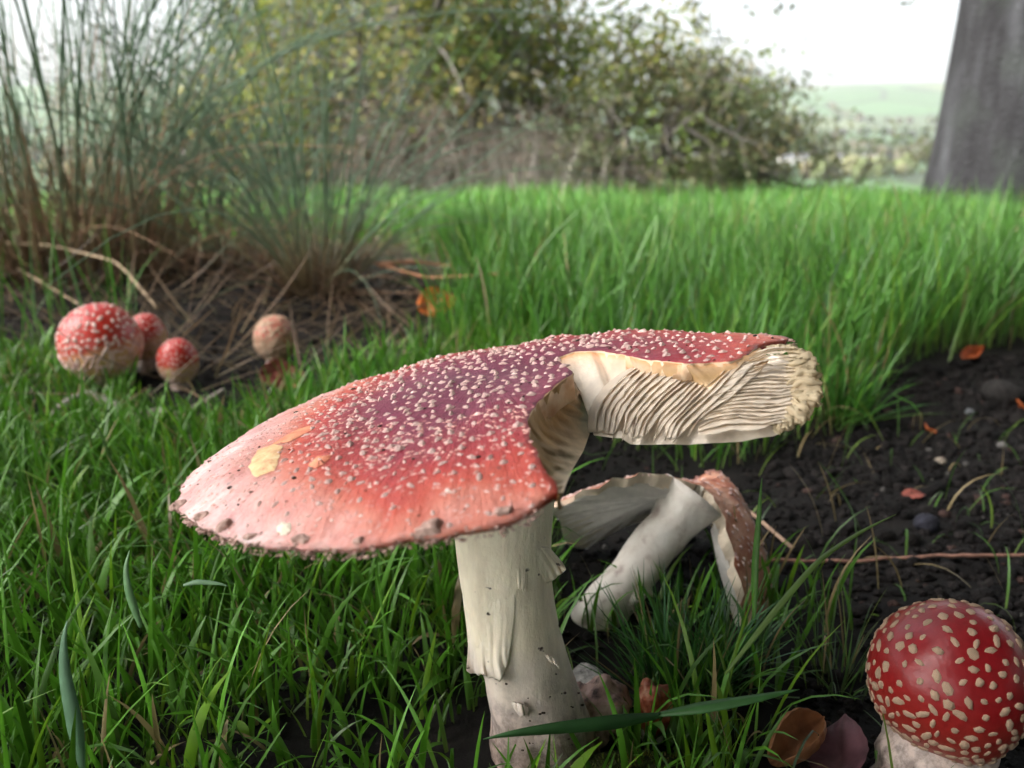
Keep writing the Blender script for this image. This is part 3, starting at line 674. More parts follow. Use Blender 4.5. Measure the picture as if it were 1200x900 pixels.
# ---- stem
m, t, out = nodes('stem_skin'); k = NT(t); ob = k.n('ShaderNodeTexCoord').outputs['Object']
sx = k.n('ShaderNodeSeparateXYZ'); k.l(ob, sx.inputs[0])
hgt = k.math('ADD', k.math('MULTIPLY', sx.outputs[2], 12.0), k.math('MULTIPLY', k.math('SUBTRACT', k.noise(70, 3, ob), .5), .35))
base = k.ramp(hgt, [(.02, (.50, .38, .33)), (.25, (.64, .54, .49)), (.42, (.72, .63, .54)), (.56, (.87, .765, .60)), (.9, (.88, .785, .62))])
mpv = k.n('ShaderNodeMapping'); mpv.inputs['Scale'].default_value = (1, 1, .22); k.l(ob, mpv.inputs[0])
base = k.mix(.4, base, k.mix(1.0, base, k.ramp(k.noise(230, 5, mpv.outputs[0], .6), [(.3, (.6, .55, .5)), (.6, (1.1, 1.1, 1.1))]), 'MULTIPLY'))
spk = k.noise(330, 2, ob, .4); base = k.mix(k.math('MULTIPLY', k.math('SUBTRACT', spk, .72), 18, True), base, (.05, .03, .025))
bot_ = k.math('MULTIPLY', k.math('SUBTRACT', .34, k.math('MULTIPLY', sx.outputs[2], 9)), 2.5, True)
base = k.mix(k.math('MULTIPLY', bot_, k.math('MULTIPLY', k.math('SUBTRACT', k.noise(160, 6, ob, .7), .44), 7, True)), base, (.045, .03, .025))
bn = k.bump(k.math('ADD', k.noise(160, 6, mpv.outputs[0], .7), k.math('MULTIPLY', k.noise(600, 3, ob), .4)), .4, .0016)
b = k.bsdf(base, .6, bn, .35, .1, (1, .6, .35), .004); k.l(b.outputs[0], out.inputs[0]); M['stem'] = m
# outline read from the photograph: (y, left, right) at the stem's depth
prof = [(905, 566, 706), (885, 571, 702), (862, 575, 694), (840, 574, 688), (815, 570, 680), (795, 567, 672), (770, 560, 664), (740, 551, 655), (710, 545, 649), (680, 539, 645), (650, 535, 644), (620, 532, 645), (590, 531, 648), (560, 530, 652), (500, 532, 650)]
ys = np.array([q[0] for q in prof], float)
ring = []
N = 56; yv = np.linspace(903, 500, 72)
for y_ in yv:
    l_ = np.interp(-y_, -ys, [q[1] for q in prof]); r_ = np.interp(-y_, -ys, [q[2] for q in prof])
    # depth: the stem stands in the upright plane y = const through its base
    d0 = FW+((l_+r_)/2-600)/F*RT+(450-y_)/F*UP; tq = .2195/d0[1]; c0 = CAM+d0*tq; rad_ = (r_-l_)/2/F*tq
    ring.append((c0, rad_))
sv = []; 
for i, (c0, rad_) in enumerate(ring):
    for j in range(N):
        a = j*2*math.pi/N; h = c0[2]
        d = 1+.03*float(sn(math.cos(a)*1.2, math.sin(a)*1.2, h*20, 1.5))+.012*math.sin(a*5+h*30)
        if h < .035: d += .05*float(sn(math.cos(a)*3, math.sin(a)*3, h*160, 1.3))*(1-h/.035)
        sv.append(c0-ROOT+np.array([math.cos(a)*rad_*d, math.sin(a)*rad_*d, 0]))
sf = [(i*N+j, i*N+(j+1) % N, (i+1)*N+(j+1) % N, (i+1)*N+j) for i in range(len(ring)-1) for j in range(N)]
sf += [tuple(range(N))[::-1]]
stem = link('stem', mesh('stem', sv, sf, M['stem']), big_m)
def stem_at(px_, py_, off=0.0):                # point on the stem's near surface, thing frame
    i = int(np.argmin(np.abs(yv-py_))); c0, rad_ = ring[i]
    d = FW+(px_-600)/F*RT+(450-py_)/F*UP; o = CAM-c0; A2 = d[0]**2+d[1]**2; B2 = o[0]*d[0]+o[1]*d[1]; C2 = o[0]**2+o[1]**2-(rad_+off)**2
    disc = max(B2*B2-A2*C2, 0); tq = (-B2-math.sqrt(disc))/A2; return CAM+d*tq-ROOT
def stem_flap(name, lines, offs, seed, thickn=.0007):
    """torn veil skin: rows of pixels over the stem, offs = how far each row stands off"""
    n_ = 40; rws = [resample(l_, n_) for l_ in lines]; A_ = np.zeros((len(rws), n_, 3))
    for i, (rw, of_) in enumerate(zip(rws, offs)):
        for j in range(n_):
            jj = j*17/(n_-1); prof_ = (.08+.92*math.sin(math.pi*(jj+.3)/17.6)**.6) if seed != 2 else -.25+1.25*(jj/17)**1.3
            e = of_*(1+(.5 if seed != 2 else .2)*float(sn(jj*.6+seed, i*.7, seed, 1)))*prof_
            rag = (3.0*float(sn(jj*1.7, seed, 0, 1.4))+1.5*float(sn(jj*4.5, seed, 0, 1.4)))*(i == len(rws)-1)*(.35 if seed == 2 else 1)
            A_[i, j] = stem_at(rw[j, 0], rw[j, 1]+rag, e)
    mb = MB(); mb.grid(A_); o = mb.build(name, M['stem'], stem)
    sm = o.modifiers.new('thick', 'SOLIDIFY'); sm.thickness = thickn; sm.offset = 0
    su = o.modifiers.new('sub', 'SUBSURF'); su.levels = 1; su.render_levels = 1
    return o
stem_flap('ring_flap', [[(541, 690), (570, 692), (604, 690)], [(546, 725), (572, 727), (604, 718)], [(549, 757), (572, 760), (601, 738)], [(547, 777), (570, 781), (598, 760)], [(546, 786), (552, 788), (558, 793), (566, 791), (572, 797), (580, 795), (587, 799), (592, 788), (597, 770)]], [-.0006, .0001, .0008, .0019, .0030], 1)['label'] = 'ragged cream rag of torn ring hanging from the stem'
stem_flap('ring_flap', [[(610, 640), (628, 640), (642, 640)], [(614, 655), (632, 655), (650, 650)], [(620, 672), (640, 668), (660, 660)], [(628, 690), (645, 683), (664, 668)]], [.0008, .0016, .0032, .0054], 2)
stem_flap('ring_flap', [[(606, 655), (612, 652), (617, 655)], [(606, 680), (612, 680), (618, 684)], [(608, 690), (612, 692), (616, 692)]], [-.0002, .0005, .0008], 3)
stem_flap('ring_flap', [[(638, 766), (645, 768), (652, 772)], [(644, 776), (650, 778), (656, 782)]], [.0005, .0018], 4)
stem_flap('ring_flap', [[(600, 822), (612, 824), (620, 828)], [(603, 832), (612, 834), (620, 836)], [(608, 838), (614, 840), (619, 840)]], [.0004, .0013, .0017], 5)
mb = MB()
for _ in range(34):
    px_, py_ = random.uniform(575, 690), random.choice((random.uniform(600, 860), random.uniform(800, 890)))
    q = stem_at(px_, py_); s = random.choice((.0002, .0003, .0003, .0005)); mb.add(I1*np.array([s*1.3, s*.6, s])*(1+.4*sn(I1[:, 0]+px_, I1[:, 1], I1[:, 2], 1))[:, None]+q, IF1)
mb.build('stem_specks', M['debris'], stem)['kind'] = 'stuff'
# rough shoulder of the bulb
q = G(700, 858, .005)-ROOT+np.array([0, .010, 0]); v = I4*(1+.26*sn(I4[:, 0]*2, I4[:, 1]*2, I4[:, 2]*2, 1.3)+.10*sn(I4[:, 0]*6, I4[:, 1]*6, I4[:, 2]*6, 1.3))[:, None]*np.array([.0100, .010, .0085])
M['bulb'] = m_simple('bulb_skin', [(.3, (.05, .03, .026)), (.45, (.42, .27, .23)), (.7, (.58, .45, .38))], 160, .75, .8, 400, .0014)
link('bulb_shoulder', mesh('bulb_shoulder', v, IF4, M['bulb']), big_m, Matrix.Translation(Vector(q)))

# ------------------------------------------------------------ button mushrooms
def skin(name, stops, tilt=(0, 0, 1), lo=-.5, hi=.6, scale=80, bdist=.0006, rough=.33):
    """colour follows height along a tilted axis (veil below, red skin above)"""
    m, t, out = nodes(name); k = NT(t); ob = k.n('ShaderNodeTexCoord').outputs['Object']
    dt = k.n('ShaderNodeVectorMath', operation='DOT_PRODUCT'); k.l(ob, dt.inputs[0]); dt.inputs[1].default_value = tilt
    u = k.math('MULTIPLY', k.math('SUBTRACT', dt.outputs['Value'], lo), 1/(hi-lo)); u = k.math('ADD', u, k.math('MULTIPLY', k.math('SUBTRACT', k.noise(scale, 4, ob), .5), .3))
    c = k.ramp(u, stops); c = k.mix(.3, c, k.mix(1.0, c, k.ramp(k.noise(scale*5, 5, ob), [(.3, (.6, .6, .6)), (.7, (1.25, 1.25, 1.25))]), 'MULTIPLY'))
    b = k.bsdf(c, rough, k.bump(k.noise(700, 4, ob), .25, bdist), .5, .1, (1, .3, .2), .003); k.l(b.outputs[0], out.inputs[0]); return m
def button(label, ctr, rad_, root, stem_r, mskin, wart_s, wart_d, tilt=(0, 0, 1), each=False, squash=1.05, group=None, lowmat='bwart', low=None, wmesh=None, stem_mat='stem', cut=-.72):
    th = thing('mushroom', label, 'mushroom', root, group); c = np.asarray(ctr)-np.asarray(root)
    sc = np.array([1, 1, squash])*rad_
    d = 1+.045*sn(I4[:, 0], I4[:, 1], I4[:, 2], 1.6); v = I4*d[:, None]
    zc = v[:, 2] < cut; v[zc, 2] = cut+(v[zc, 2]-cut)*.15                                  # flat underside
    cp = link('cap', mesh('cap', v*sc, IF4, mskin), th, Matrix.Translation(Vector(c)))
    mb = MB(); z0 = -.004; z1 = c[2]+cut*rad_*squash+.002; n = 14
    zz = np.linspace(z0, z1, n); f = np.linspace(0, 1, n); rr_ = stem_r*(1.12-.16*f+.10*np.exp(-((f-.12)/.2)**2))
    mb.tube(np.stack([c[0]*f, c[1]*f, zz], -1), rr_, 22, wob=.10); mb.build('stem', M[stem_mat], th)
    T = np.array(tilt)/np.linalg.norm(tilt); pts = []; tries = 0; PA = np.zeros((9000, 3)); PE = np.zeros(9000)
    while tries < 9000:
        tries += 1; q = RNG.normal(size=3); q /= np.linalg.norm(q)
        if q[2] < cut+.06: continue
        h = q@T; dd = wart_d*(1.0 if h > -.05 else .80)*RNG.uniform(.8, 1.15)
        if not pts or np.all(np.sum((PA[:len(pts)]-q)**2, 1) > np.maximum(dd, PE[:len(pts)])**2): PA[len(pts)] = q; PE[len(pts)] = dd; pts.append((q, dd))
    its = []
    for q, e in pts:
        h = q@T; lowf = low is not None and h < low
        s = wart_s*RNG.uniform(.6, 1.15)*(1.35 if lowf else 1.0)
        dq = 1+.045*float(sn(q[0], q[1], q[2], 1.6)); its.append((q*sc*dq, q/sc, s, RNG.uniform(.5, .9), RNG.uniform(.8, 1.3)*(1.5 if lowf else 1)))
    if each:
        its.sort(key=lambda it: (it[0][1]+c[1]))
        for it in its[:300]: place(random.choice(wmesh), 'wart', cp, it[0], it[1], it[2], it[3], it[4])
        if its[300:]: join_warts('small_warts', cp, wmesh, its[300:], M[lowmat])
    else: join_warts('warts', cp, wmesh, its, M[lowmat])
    return th, cp
redst = [(0, (.50, .36, .22)), (.12, (.46, .26, .16)), (.26, (.26, .03, .02)), (.6, (.235, .008, .010)), (1, (.215, .008, .013))]
rb_root = G(1092, 935); rb_root[2] = float(gh(rb_root[0], rb_root[1])); rb_c = P(1112, 797, .2420)
button('glossy red round fly agaric button with cream warts beside the curled brown leaf', rb_c, .0216, rb_root, .0150, skin('button_skin', redst, (0, 0, 1), -.024, .024), .0027, .160, each=True, squash=1.02, wmesh=FWARTS)
def ground_at(px_, py_): g_ = G(px_, py_); g_[2] = float(gh(g_[0], g_[1])); return g_
veil = [(0, (.58, .44, .21)), (.42, (.55, .32, .16)), (.52, (.50, .17, .10)), (.56, (.46, .035, .018)), (1, (.44, .024, .020))]
gL = 'young fly agaric buttons by the rush tufts'
for (px_, py_, w_, bx_, by_, st_r, tl, lab, ws, wd, low, vs, sqz) in (
    (117, 403, 92, 126, 458, .0125, (-.25, -.1, 1), 'biggest of the young red buttons, its lower half wrapped in cracked cream veil', .0036, .150, .02, veil, 1.03),
    (171, 396, 46, 176, 440, .008, (-.5, -.2, 1), 'dull red button half hidden behind the biggest young button', .0024, .19, .1, veil, 1.25),
    (208, 424, 47, 212, 456, .007, (0, -.1, 1), 'small deep red button with pale dots standing behind grey roots', .0019, .20, -.1, veil, 1.18),
    (322, 397, 49, 326, 428, .0085, (0, 0, 1), 'small button covered all over in pinkish buff warts above a crumpled leaf', .0036, .155, -.2, [(0, (.50, .36, .20)), (.4, (.48, .24, .15)), (.7, (.50, .13, .09)), (1, (.48, .12, .09))], 1.12)):
    rt_ = ground_at(bx_, by_); dep = float((rt_-CAM)@FW); c_ = P(px_, py_, dep)
    rr_ = w_/2/F*dep
    button(lab, c_, rr_, rt_, st_r, skin('young_skin', vs, tl, -rr_, rr_, 60), ws, wd, tl, False, sqz, gL, 'wart' if px_ != 322 else 'bwart', low, FWARTS, cut=-.80)

# ------------------------------------------------------------ the toppled, broken mushroom behind
r2_ = ground_at(690, 730); bm2 = thing('mushroom', 'toppled smaller fly agaric with split cap and bare white gills behind the large one', 'mushroom', r2_)
dep = .345
Lp, Rp = P(655, 585, dep-.004), P(903, 706, dep+.004); mid = (Lp+Rp)/2; X2 = (Rp-Lp); rb2 = np.linalg.norm(X2)/2; X2 = X2/np.linalg.norm(X2)
ax = UP*.92+RT*.39-FW*.10; ax = ax-X2*(ax@X2); ax /= np.linalg.norm(ax); Y2 = np.cross(ax, X2)   # Y2 points away from the camera
M2 = Matrix(((X2[0], Y2[0], ax[0], mid[0]-r2_[0]), (X2[1], Y2[1], ax[1], mid[1]-r2_[1]), (X2[2], Y2[2], ax[2], mid[2]-r2_[2]), (0, 0, 0, 1)))
sag = .030
def dome(r_, a_): 
    q = r_/rb2; z = sag*(1-q**2.1)+.0012*np.sin(a_*5+1)*q+.0008*np.sin(a_*11)*q; 
    x2, y2 = r_*math.cos(a_), r_*math.sin(a_); z = z+.72*y2*float(sst(-.05, .4, x2/rb2))-.50*y2*float(sst(.0, .45, -x2/rb2)); return np.array([x2, y2, z])
def span(a_): return 1.0
# remaining sector: angles from the left side round the back to the right, front is gone
aL, aR = math.radians(196), math.radians(-34)
na, nr = 64, 16; A_ = np.zeros((nr, na, 3)); Bq = np.zeros((nr, na, 3))
for j in range(na):
    a_ = aR+(aL-aR)*j/(na-1)
    for i in range(nr):
        r_ = rb2*(.03+.97*i/(nr-1))*(1+.015*math.sin(a_*9)); p = dome(r_, a_)
        if j in (0, na-1): p = p+np.array([.0012*math.sin(i*2.1), .0015*math.cos(i*1.7), 0])
        A_[i, j] = p; th_ = .0075*(1-.75*(i/(nr-1))); Bq[i, j] = p-np.array([p[0]*.02, p[1]*.02, th_])
M['cap2'] = m_simple('faded_cap_skin', [(.25, (.26, .06, .04)), (.42, (.46, .17, .10)), (.58, (.60, .29, .19)), (.75, (.70, .46, .35))], 90, .6, .7, 420, .0012)
mb = MB(); mb.grid(A_, None, True)
cap2 = mb.build('cap', M['cap2'], bm2, True, M2)
mb = MB(); mb.grid(Bq, (.78, .72, .62)); 
for jj in (0, na-1): mb.grid(np.stack([A_[:, jj], Bq[:, jj]], 0), (.74, .62, .48), jj == 0)
mb.grid(np.stack([A_[-1], Bq[-1]], 0), (.66, .48, .36), False); mb.grid(np.stack([A_[0], Bq[0]], 0), (.78, .72, .62), True)
mb.build('flesh', M['fleshattr'], cap2)
its = []
for _ in range(420):
    a_ = random.uniform(aR+.03, aL-.03); r_ = rb2*math.sqrt(random.uniform(.02, .97)); p = dome(r_, a_); nn = np.array([p[0], p[1], rb2*.9]); its.append((p, nn, random.uniform(.0013, .0024), random.uniform(.5, .9), random.uniform(.8, 1.3)))
join_warts('warts', cap2, WARTS, its, M['wart'])
ng = 46
for j in range(ng):
    a_ = aR+.02+(aL-aR-.04)*j/(ng-1); seg = 9; A3 = np.zeros((5, seg, 3))
    for i in range(seg):
        f_ = i/(seg-1); r_ = rb2*(.24+.75*f_); p = dome(r_, a_); up_ = p[2]-.0072*(1-.75*r_/rb2)+.0006
        dpt = .0075*math.sin(math.pi*min(1, (.10+.88*f_)))**.6*(1-.45*f_)
        for q in range(5):
            u = q/4; tw = .0011*math.sin(j*2.3+f_*5+u*2)*u
            A3[q, i] = (p[0]*(1-.02)-math.sin(a_)*tw, p[1]*.98+math.cos(a_)*tw, up_-dpt*u)
    mb = MB(); mb.grid(A3, (.84, .81, .77)); mb.build('gill', M['gill'], cap2)
# slanting stem
top_ = mid+ax*(sag-.005)+Y2*.002; bas = P(686, 742, dep-.006)
n = 26; f = np.linspace(0, 1, n); cp_ = bas[None]*(1-f)[:, None]+top_[None]*f[:, None]; cp_ = cp_-r2_
rd = np.interp(f, [0, .1, .22, .5, .8, .92, 1], [.0085, .0100, .0095, .0092, .0098, .0115, .0135])
mb = MB(); mb.tube(cp_, rd, 28, wob=.12)
M['stem2'] = m_simple('pale_stem', [(.28, (.40, .32, .28)), (.42, (.66, .60, .54)), (.7, (.80, .76, .70))], 120, .6, .5, 300, .001)
mb.build('stem', M['stem2'], bm2)
mb = MB()
A_ = np.zeros((6, 9, 3))
for i in range(6):
    for j in range(9):
        u, v_ = i/5, j/8; A_[i, j] = P(716+44*v_+6*u, 672+10*v_+u*(26+8*math.sin(v_*5)), dep-.008-.003*math.sin(v_*3)-.002*u)-r2_
mb.grid(A_); o = mb.build('ring_flap', M['stem2'], bm2); sm = o.modifiers.new('thick', 'SOLIDIFY'); sm.thickness = .0009
for _ in range(26):
    pass

# small finds around the stem bases
lump_thing('stone', 691, 795, .0068, (.52, .49, .47), 'chalky white lump flecked with soil beside the large mushroom stem', 'stone', None, (.7, .85), am=.5)
g_ = ground_at(765, 858); th = thing('mushroom_fragment', 'crumpled orange red mushroom scrap half hidden in the grass tuft', 'mushroom piece', g_)
M['orange'] = m_simple('orange_skin', [(.3, (.10, .03, .02)), (.5, (.33, .08, .035)), (.68, (.50, .26, .15))], 200, .5, .7, 500, .001)
v = I4*(1+.34*sn(I4[:, 0]*1.6+2, I4[:, 1]*1.6, I4[:, 2]*1.6, 1.3)+.10*sn(I4[:, 0]*6, I4[:, 1]*6, I4[:, 2]*6, 1.3))[:, None]*np.array([.0056, .0055, .0080]); link('cap', mesh('cap', v, IF4, M['orange']), th, Matrix.Translation((0, 0, .0088)))
mb = MB(); mb.tube([(0, 0, -.003), (0, 0, .004)], [.0045, .004], 12, wob=.2); mb.build('stem', M['stem2'], th)

# ------------------------------------------------------------ fallen leaves
def leaf(label, px_, py_, Lw, Ww, yaw, pitch, roll, curl, col, lift=.002, crump=.15, group=None, vein=(.6, .5, .45), dz=0, cl=.0):
    g_ = ground_at(px_, py_); nu, nv_ = 18, 11; A_ = np.zeros((nu, nv_, 3)); C_ = np.zeros((nu, nv_, 3))
    sd_ = px_*.13
    for i in range(nu):
        u = i/(nu-1); wv = Ww*.5*(math.sin(math.pi*min(1, .04+u*.96)**.85)**.8)*(1+.07*math.sin(i*2.6)); 
        for j in range(nv_):
            v_ = (j/(nv_-1)*2-1); ang = v_*curl
            yq = wv*(math.sin(ang)/curl if curl > .01 else v_); zq = wv*((1-math.cos(ang))/curl if curl > .01 else 0)
            zq += crump*Ww*float(sn(u*3+sd_, v_*1.3+sd_, 0, 1.2))*.5+cl*Lw*(u-.5)**2*2+.035*Ww*abs(math.sin((u*6-abs(v_)*1.6)*math.pi))*(1-abs(v_))
            A_[i, j] = ((u-.5)*Lw, yq, zq)
            kv = 1 if j == nv_//2 else 0; C_[i, j] = np.array(col)*(.75+.45*(.5+.5*float(sn(u*5+sd_, v_*3, 2, 1))))*(np.array(vein) if kv else 1)
    mb = MB(); mb.grid(A_, C_); me = mb.me('leaf', M['dryleaf']); o = link('leaf', me)
    Rm = Matrix.Rotation(yaw, 4, 'Z') @ Matrix.Rotation(pitch, 4, 'Y') @ Matrix.Rotation(roll, 4, 'X')
    zmin = min((Rm @ v_.co).z for v_ in me.vertices)
    o.matrix_basis = Matrix.Translation((g_[0], g_[1], g_[2]-zmin*.85+lift+dz)) @ Rm
    sm = o.modifiers.new('thick', 'SOLIDIFY'); sm.thickness = .0004; su = o.modifiers.new('sub', 'SUBSURF'); su.levels = 1; su.render_levels = 1
    return tag(o, label, 'leaf', group)
leaf('curled tan brown dead leaf at the foot of the glossy red button', 932, 893, .025, .030, .62, -.22, .35, 2.3, (.34, .15, .065), .003, .06)
leaf('dark plum dead leaf tucked behind the curled brown one', 985, 905, .026, .020, 1.15, -.35, -.5, .7, (.11, .045, .055), .001, .2)
leaf('bright orange round leaf lying by the rush tuft', 513, 368, .044, .036, .4, -.15, .85, .5, (.52, .13, .018), .001, .25)
leaf('crumpled dusky red leaf under the pinkish small button', 332, 448, .034, .030, .2, .15, .75, .8, (.26, .075, .06), .001, .35)
leaf('twisted orange leaf scrap in the grass at the edge of the soil', 1138, 418, .030, .014, .5, -.2, .6, 1.0, (.50, .12, .035), .004, .4)
leaf('small orange leaf fragment on dark crumbs above the flat pink one', 1091, 488, .010, .010, 1.2, .3, .6, .6, (.55, .14, .04), .001, .3)
leaf('flat pinkish red leaf piece on bare soil', 1072, 572, .0135, .008, .1, .05, .35, .4, (.34, .10, .075), .001, .25)
leaf('orange leaf bit on soil beside the large round clod', 1199, 466, .014, .012, 1.2, .3, .6, .6, (.55, .14, .04), .001, .3)
leaf('faded brown leaf half buried near the big cap', 385, 462, .016, .012, .4, .2, .4, .4, (.20, .11, .07), .001, .3)

# ------------------------------------------------------------ twigs, roots, straws
def stick(name, label, cat, pts, r0, r1, col, group=None, sides=8, wob=.15, n=26, jit=.0):
    """pts: (px, py, height above ground)"""
    q = []
    for px_, py_, h in pts: g_ = G(px_, py_, h); g_[2] = float(gh(g_[0], g_[1]))+h; q.append(g_)
    q = smoothline(q, n, 3); o0 = q[0].copy(); q = q-o0
    if jit: q[1:] += RNG.normal(size=q[1:].shape)*jit
    mb = MB(); mb.tube(q, np.linspace(r0, r1, n), sides, col, wob=wob); o = mb.build(name, M['twig']); o.location = Vector([float(c) for c in o0])
    return tag(o, label, cat, group)
stick('twig', 'straight pale brown twig slanting over the dark soil', 'twig', [(836, 556, .006), (885, 592, .004), (934, 630, .002)], .0008, .0010, (.36, .24, .17))
stick('straw', 'long reddish straw lying level across the bare soil', 'straw', [(905, 641, .003), (1000, 645, .002), (1100, 643, .003), (1230, 640, .003)], .0008, .0009, (.30, .16, .12), jit=.0002)
stick('root', 'knotted grey root running under the small deep red button', 'root', [(150, 492, .002), (185, 480, .006), (215, 484, .005), (262, 460, .008)], .0042, .0022, (.24, .21, .18), wob=.35)
stick('root', 'grey root arching below the biggest young button', 'root', [(50, 505, .001), (75, 475, .008), (105, 464, .010), (140, 478, .004)], .0026, .0034, (.27, .25, .22), wob=.35)
stick('root', 'thin dark root forking off the knotted grey one', 'root', [(200, 482, .004), (225, 500, .003), (235, 512, .001)], .002, .0012, (.15, .12, .10), wob=.3)
stick('dead_rush', 'thick pale straw bent over in front of the tall rushes', 'straw', [(-20, 300, .05), (60, 300, .05), (140, 318, .045), (185, 365, .012)], .0021, .0012, (.44, .33, .22))
stick('dead_rush', 'pale straw sloping down towards the biggest young button', 'straw', [(-20, 300, .03), (50, 345, .02), (105, 372, .006)], .0014, .0010, (.42, .31, .20))
stick('dead_rush', 'long rusty straw lying from rush tuft into the meadow grass', 'straw', [(440, 318, .03), (500, 322, .045), (600, 328, .055)], .0018, .0010, (.32, .15, .08))
stick('dead_rush', 'rusty flattened sheath beside the green rush tuft', 'straw', [(445, 318, .02), (480, 310, .03), (530, 316, .035)], .0035, .0012, (.33, .16, .09))

# ------------------------------------------------------------ rush tufts
def rush_variant(seed, bend, kind):
    r = np.random.default_rng(seed); n = 9; t_ = np.linspace(0, 1, n)
    x_ = bend*t_**2.2; z_ = t_-.35*bend*bend*t_**3; y_ = .02*np.sin(t_*3+seed)
    mb = MB(); gcl, bcl = ((np.array([.15, .235, .15]), np.array([.28, .19, .10])) if kind == 'green' else (np.array([.33, .20, .125]), np.array([.22, .115, .07])))
    mb.tube(np.stack([x_, y_, z_], -1), np.interp(t_, [0, .3, 1], [.0026, .0023, .0005]), 5)
    me = mb.me('stem', M['rush']); tz = np.clip(np.array([v.co.z for v in me.vertices]), 0, 1)
    kb = (1-sst(.05, .32, tz))[:, None]; c = gcl*(1-kb)+bcl*kb
    tip = sst(.86, 1, tz)[:, None]*.6; c = c*(1-tip)+np.array([.30, .20, .10])*tip
    full = np.ones((len(tz), 4), np.float32); full[:, :3] = c; me.attributes['Col'].data.foreach_set('color', full.ravel()); return me
RG = [rush_variant(i, b_, 'green') for i, b_ in enumerate((.05, .12, .22, .36, .60, .85))]
RD = [rush_variant(20+i, b_, 'dry') for i, b_ in enumerate((.1, .3, .5, .75, .95, .2))]
def rush(label, root, ng_, nd_, L0, L1, lean_s, spread, bias=(0, 0), drylean=.9, dl=(.10, .32), sq=1.0):
    th = thing('rush_tuft', label, 'rush', root, 'rush tufts behind the young buttons')
    for i in range(ng_+nd_):
        dry = i >= ng_; me = random.choice(RD if dry else RG); a = random.uniform(0, 6.283)
        rr_ = spread*math.sqrt(random.random()); L_ = random.uniform(*dl) if dry else random.uniform(L0, L1)
        ln_ = abs(random.gauss(0, drylean if dry else lean_s)); ln_ = min(ln_, 1.35)
        px_, py_ = rr_*math.cos(a+random.uniform(-.6, .6)), rr_*math.sin(a)*sq
        gz = float(gh(root[0]+px_, root[1]+py_))-root[2]
        Rm = Matrix.Rotation(bias[0], 4, 'Y') @ Matrix.Rotation(a, 4, 'Z') @ Matrix.Rotation(ln_, 4, 'Y') @ Matrix.Rotation(random.uniform(-.5, .5), 4, 'Z')
        th_ = random.uniform(.26, .52)*(.8 if not dry else .7)
        S_ = Matrix.Diagonal((L_, L_, L_, 1))
        m4 = Matrix.Translation((px_, py_, gz-.004)) @ Rm @ S_
        link('stem' if not dry else 'dead_stem', me, th, m4)
    return th
def R_at(px_, py_): return ground_at(px_, py_)
rush('tall dense dark rush clump with brown dead stems at its foot', R_at(60, 335), 190, 260, .34, .80, .26, .17, (.02, 0), .40, (.12, .42), .7)
rush('rush clump with thin bluish stems rising behind the biggest young button', R_at(175, 320), 90, 120, .26, .60, .36, .13, (.0, 0), .85)
rush('loose green rush tuft fanning out from brown base above the pinkish button', R_at(372, 352), 150, 110, .16, .44, .44, .035, (.04, 0), 1.0, (.06, .20))
rush('slender upright rush tuft standing between the two larger clumps', R_at(272, 325), 80, 70, .18, .45, .50, .06, (.0, 0), .9)

# a few broad blades that stand out
def blade_thing(label, pts, wd, col, group=None):
    """pts: (px, py, depth)"""
    q = smoothline([P(*p) for p in pts], 22, 3); o0 = q[0].copy(); q = q-o0; t_ = np.linspace(0, 1, 22)
    tg = np.gradient(q, axis=0); tg /= np.linalg.norm(tg, axis=1)[:, None]; vw = (o0+q)-CAM; sd_ = np.cross(tg, vw); sd_ /= np.linalg.norm(sd_, axis=1)[:, None]
    nr_ = np.cross(sd_, tg); w_ = wd*.5*np.minimum(1, .35+2.2*t_)*(1-t_**3)+.00005
    sd2 = sd_*.85+nr_*.5
    A_ = np.stack([q-sd2*w_[:, None], q-nr_*(w_*.25)[:, None], q+sd2*w_[:, None]], 1)
    mb = MB(); mb.grid(A_, col); o = mb.build('broad_grass', M['grass']); o.location = Vector([float(c) for c in o0]); sm = o.modifiers.new('thick', 'SOLIDIFY'); sm.thickness = .00015
    return tag(o, label, 'grass blade', group)
blade_thing('broad bluish green grass blade standing among the lawn', [(98, 905, .215), (88, 850, .212), (76, 790, .210), (74, 750, .209), (79, 727, .209)], .0042, (.15, .28, .17))
blade_thing('wide green grass blade lying across the foot of the large mushroom stem', [(775, 838, .232), (720, 846, .224), (650, 853, .218), (600, 859, .216), (566, 866, .216)], .0042, (.055, .15, .05))
blade_thing('wide green grass blade pointing from the tuft towards the red button', [(770, 838, .232), (820, 830, .228), (880, 820, .226), (937, 808, .226)], .0034, (.045, .14, .035))
blade_thing('tall single bright green blade in front of the toppled mushroom cap', [(884, 730, .275), (885, 660, .276), (890, 600, .277), (893, 560, .278)], .0026, (.10, .26, .04))
blade_thing('long yellowish blade leaning right across the bare soil', [(850, 790, .245), (905, 720, .246), (960, 655, .248), (1010, 622, .25), (1050, 603, .252)], .0020, (.13, .22, .05))
blade_thing('pale green blade bent over in the lawn before the cap', [(165, 735, .235), (150, 690, .232), (147, 665, .232), (152, 645, .233)], .0024, (.17, .32, .15))
blade_thing('whitish flat blade lying under the cap edge', [(215, 686, .262), (230, 682, .262), (256, 684, .262), (267, 687, .262)], .0017, (.17, .30, .16))
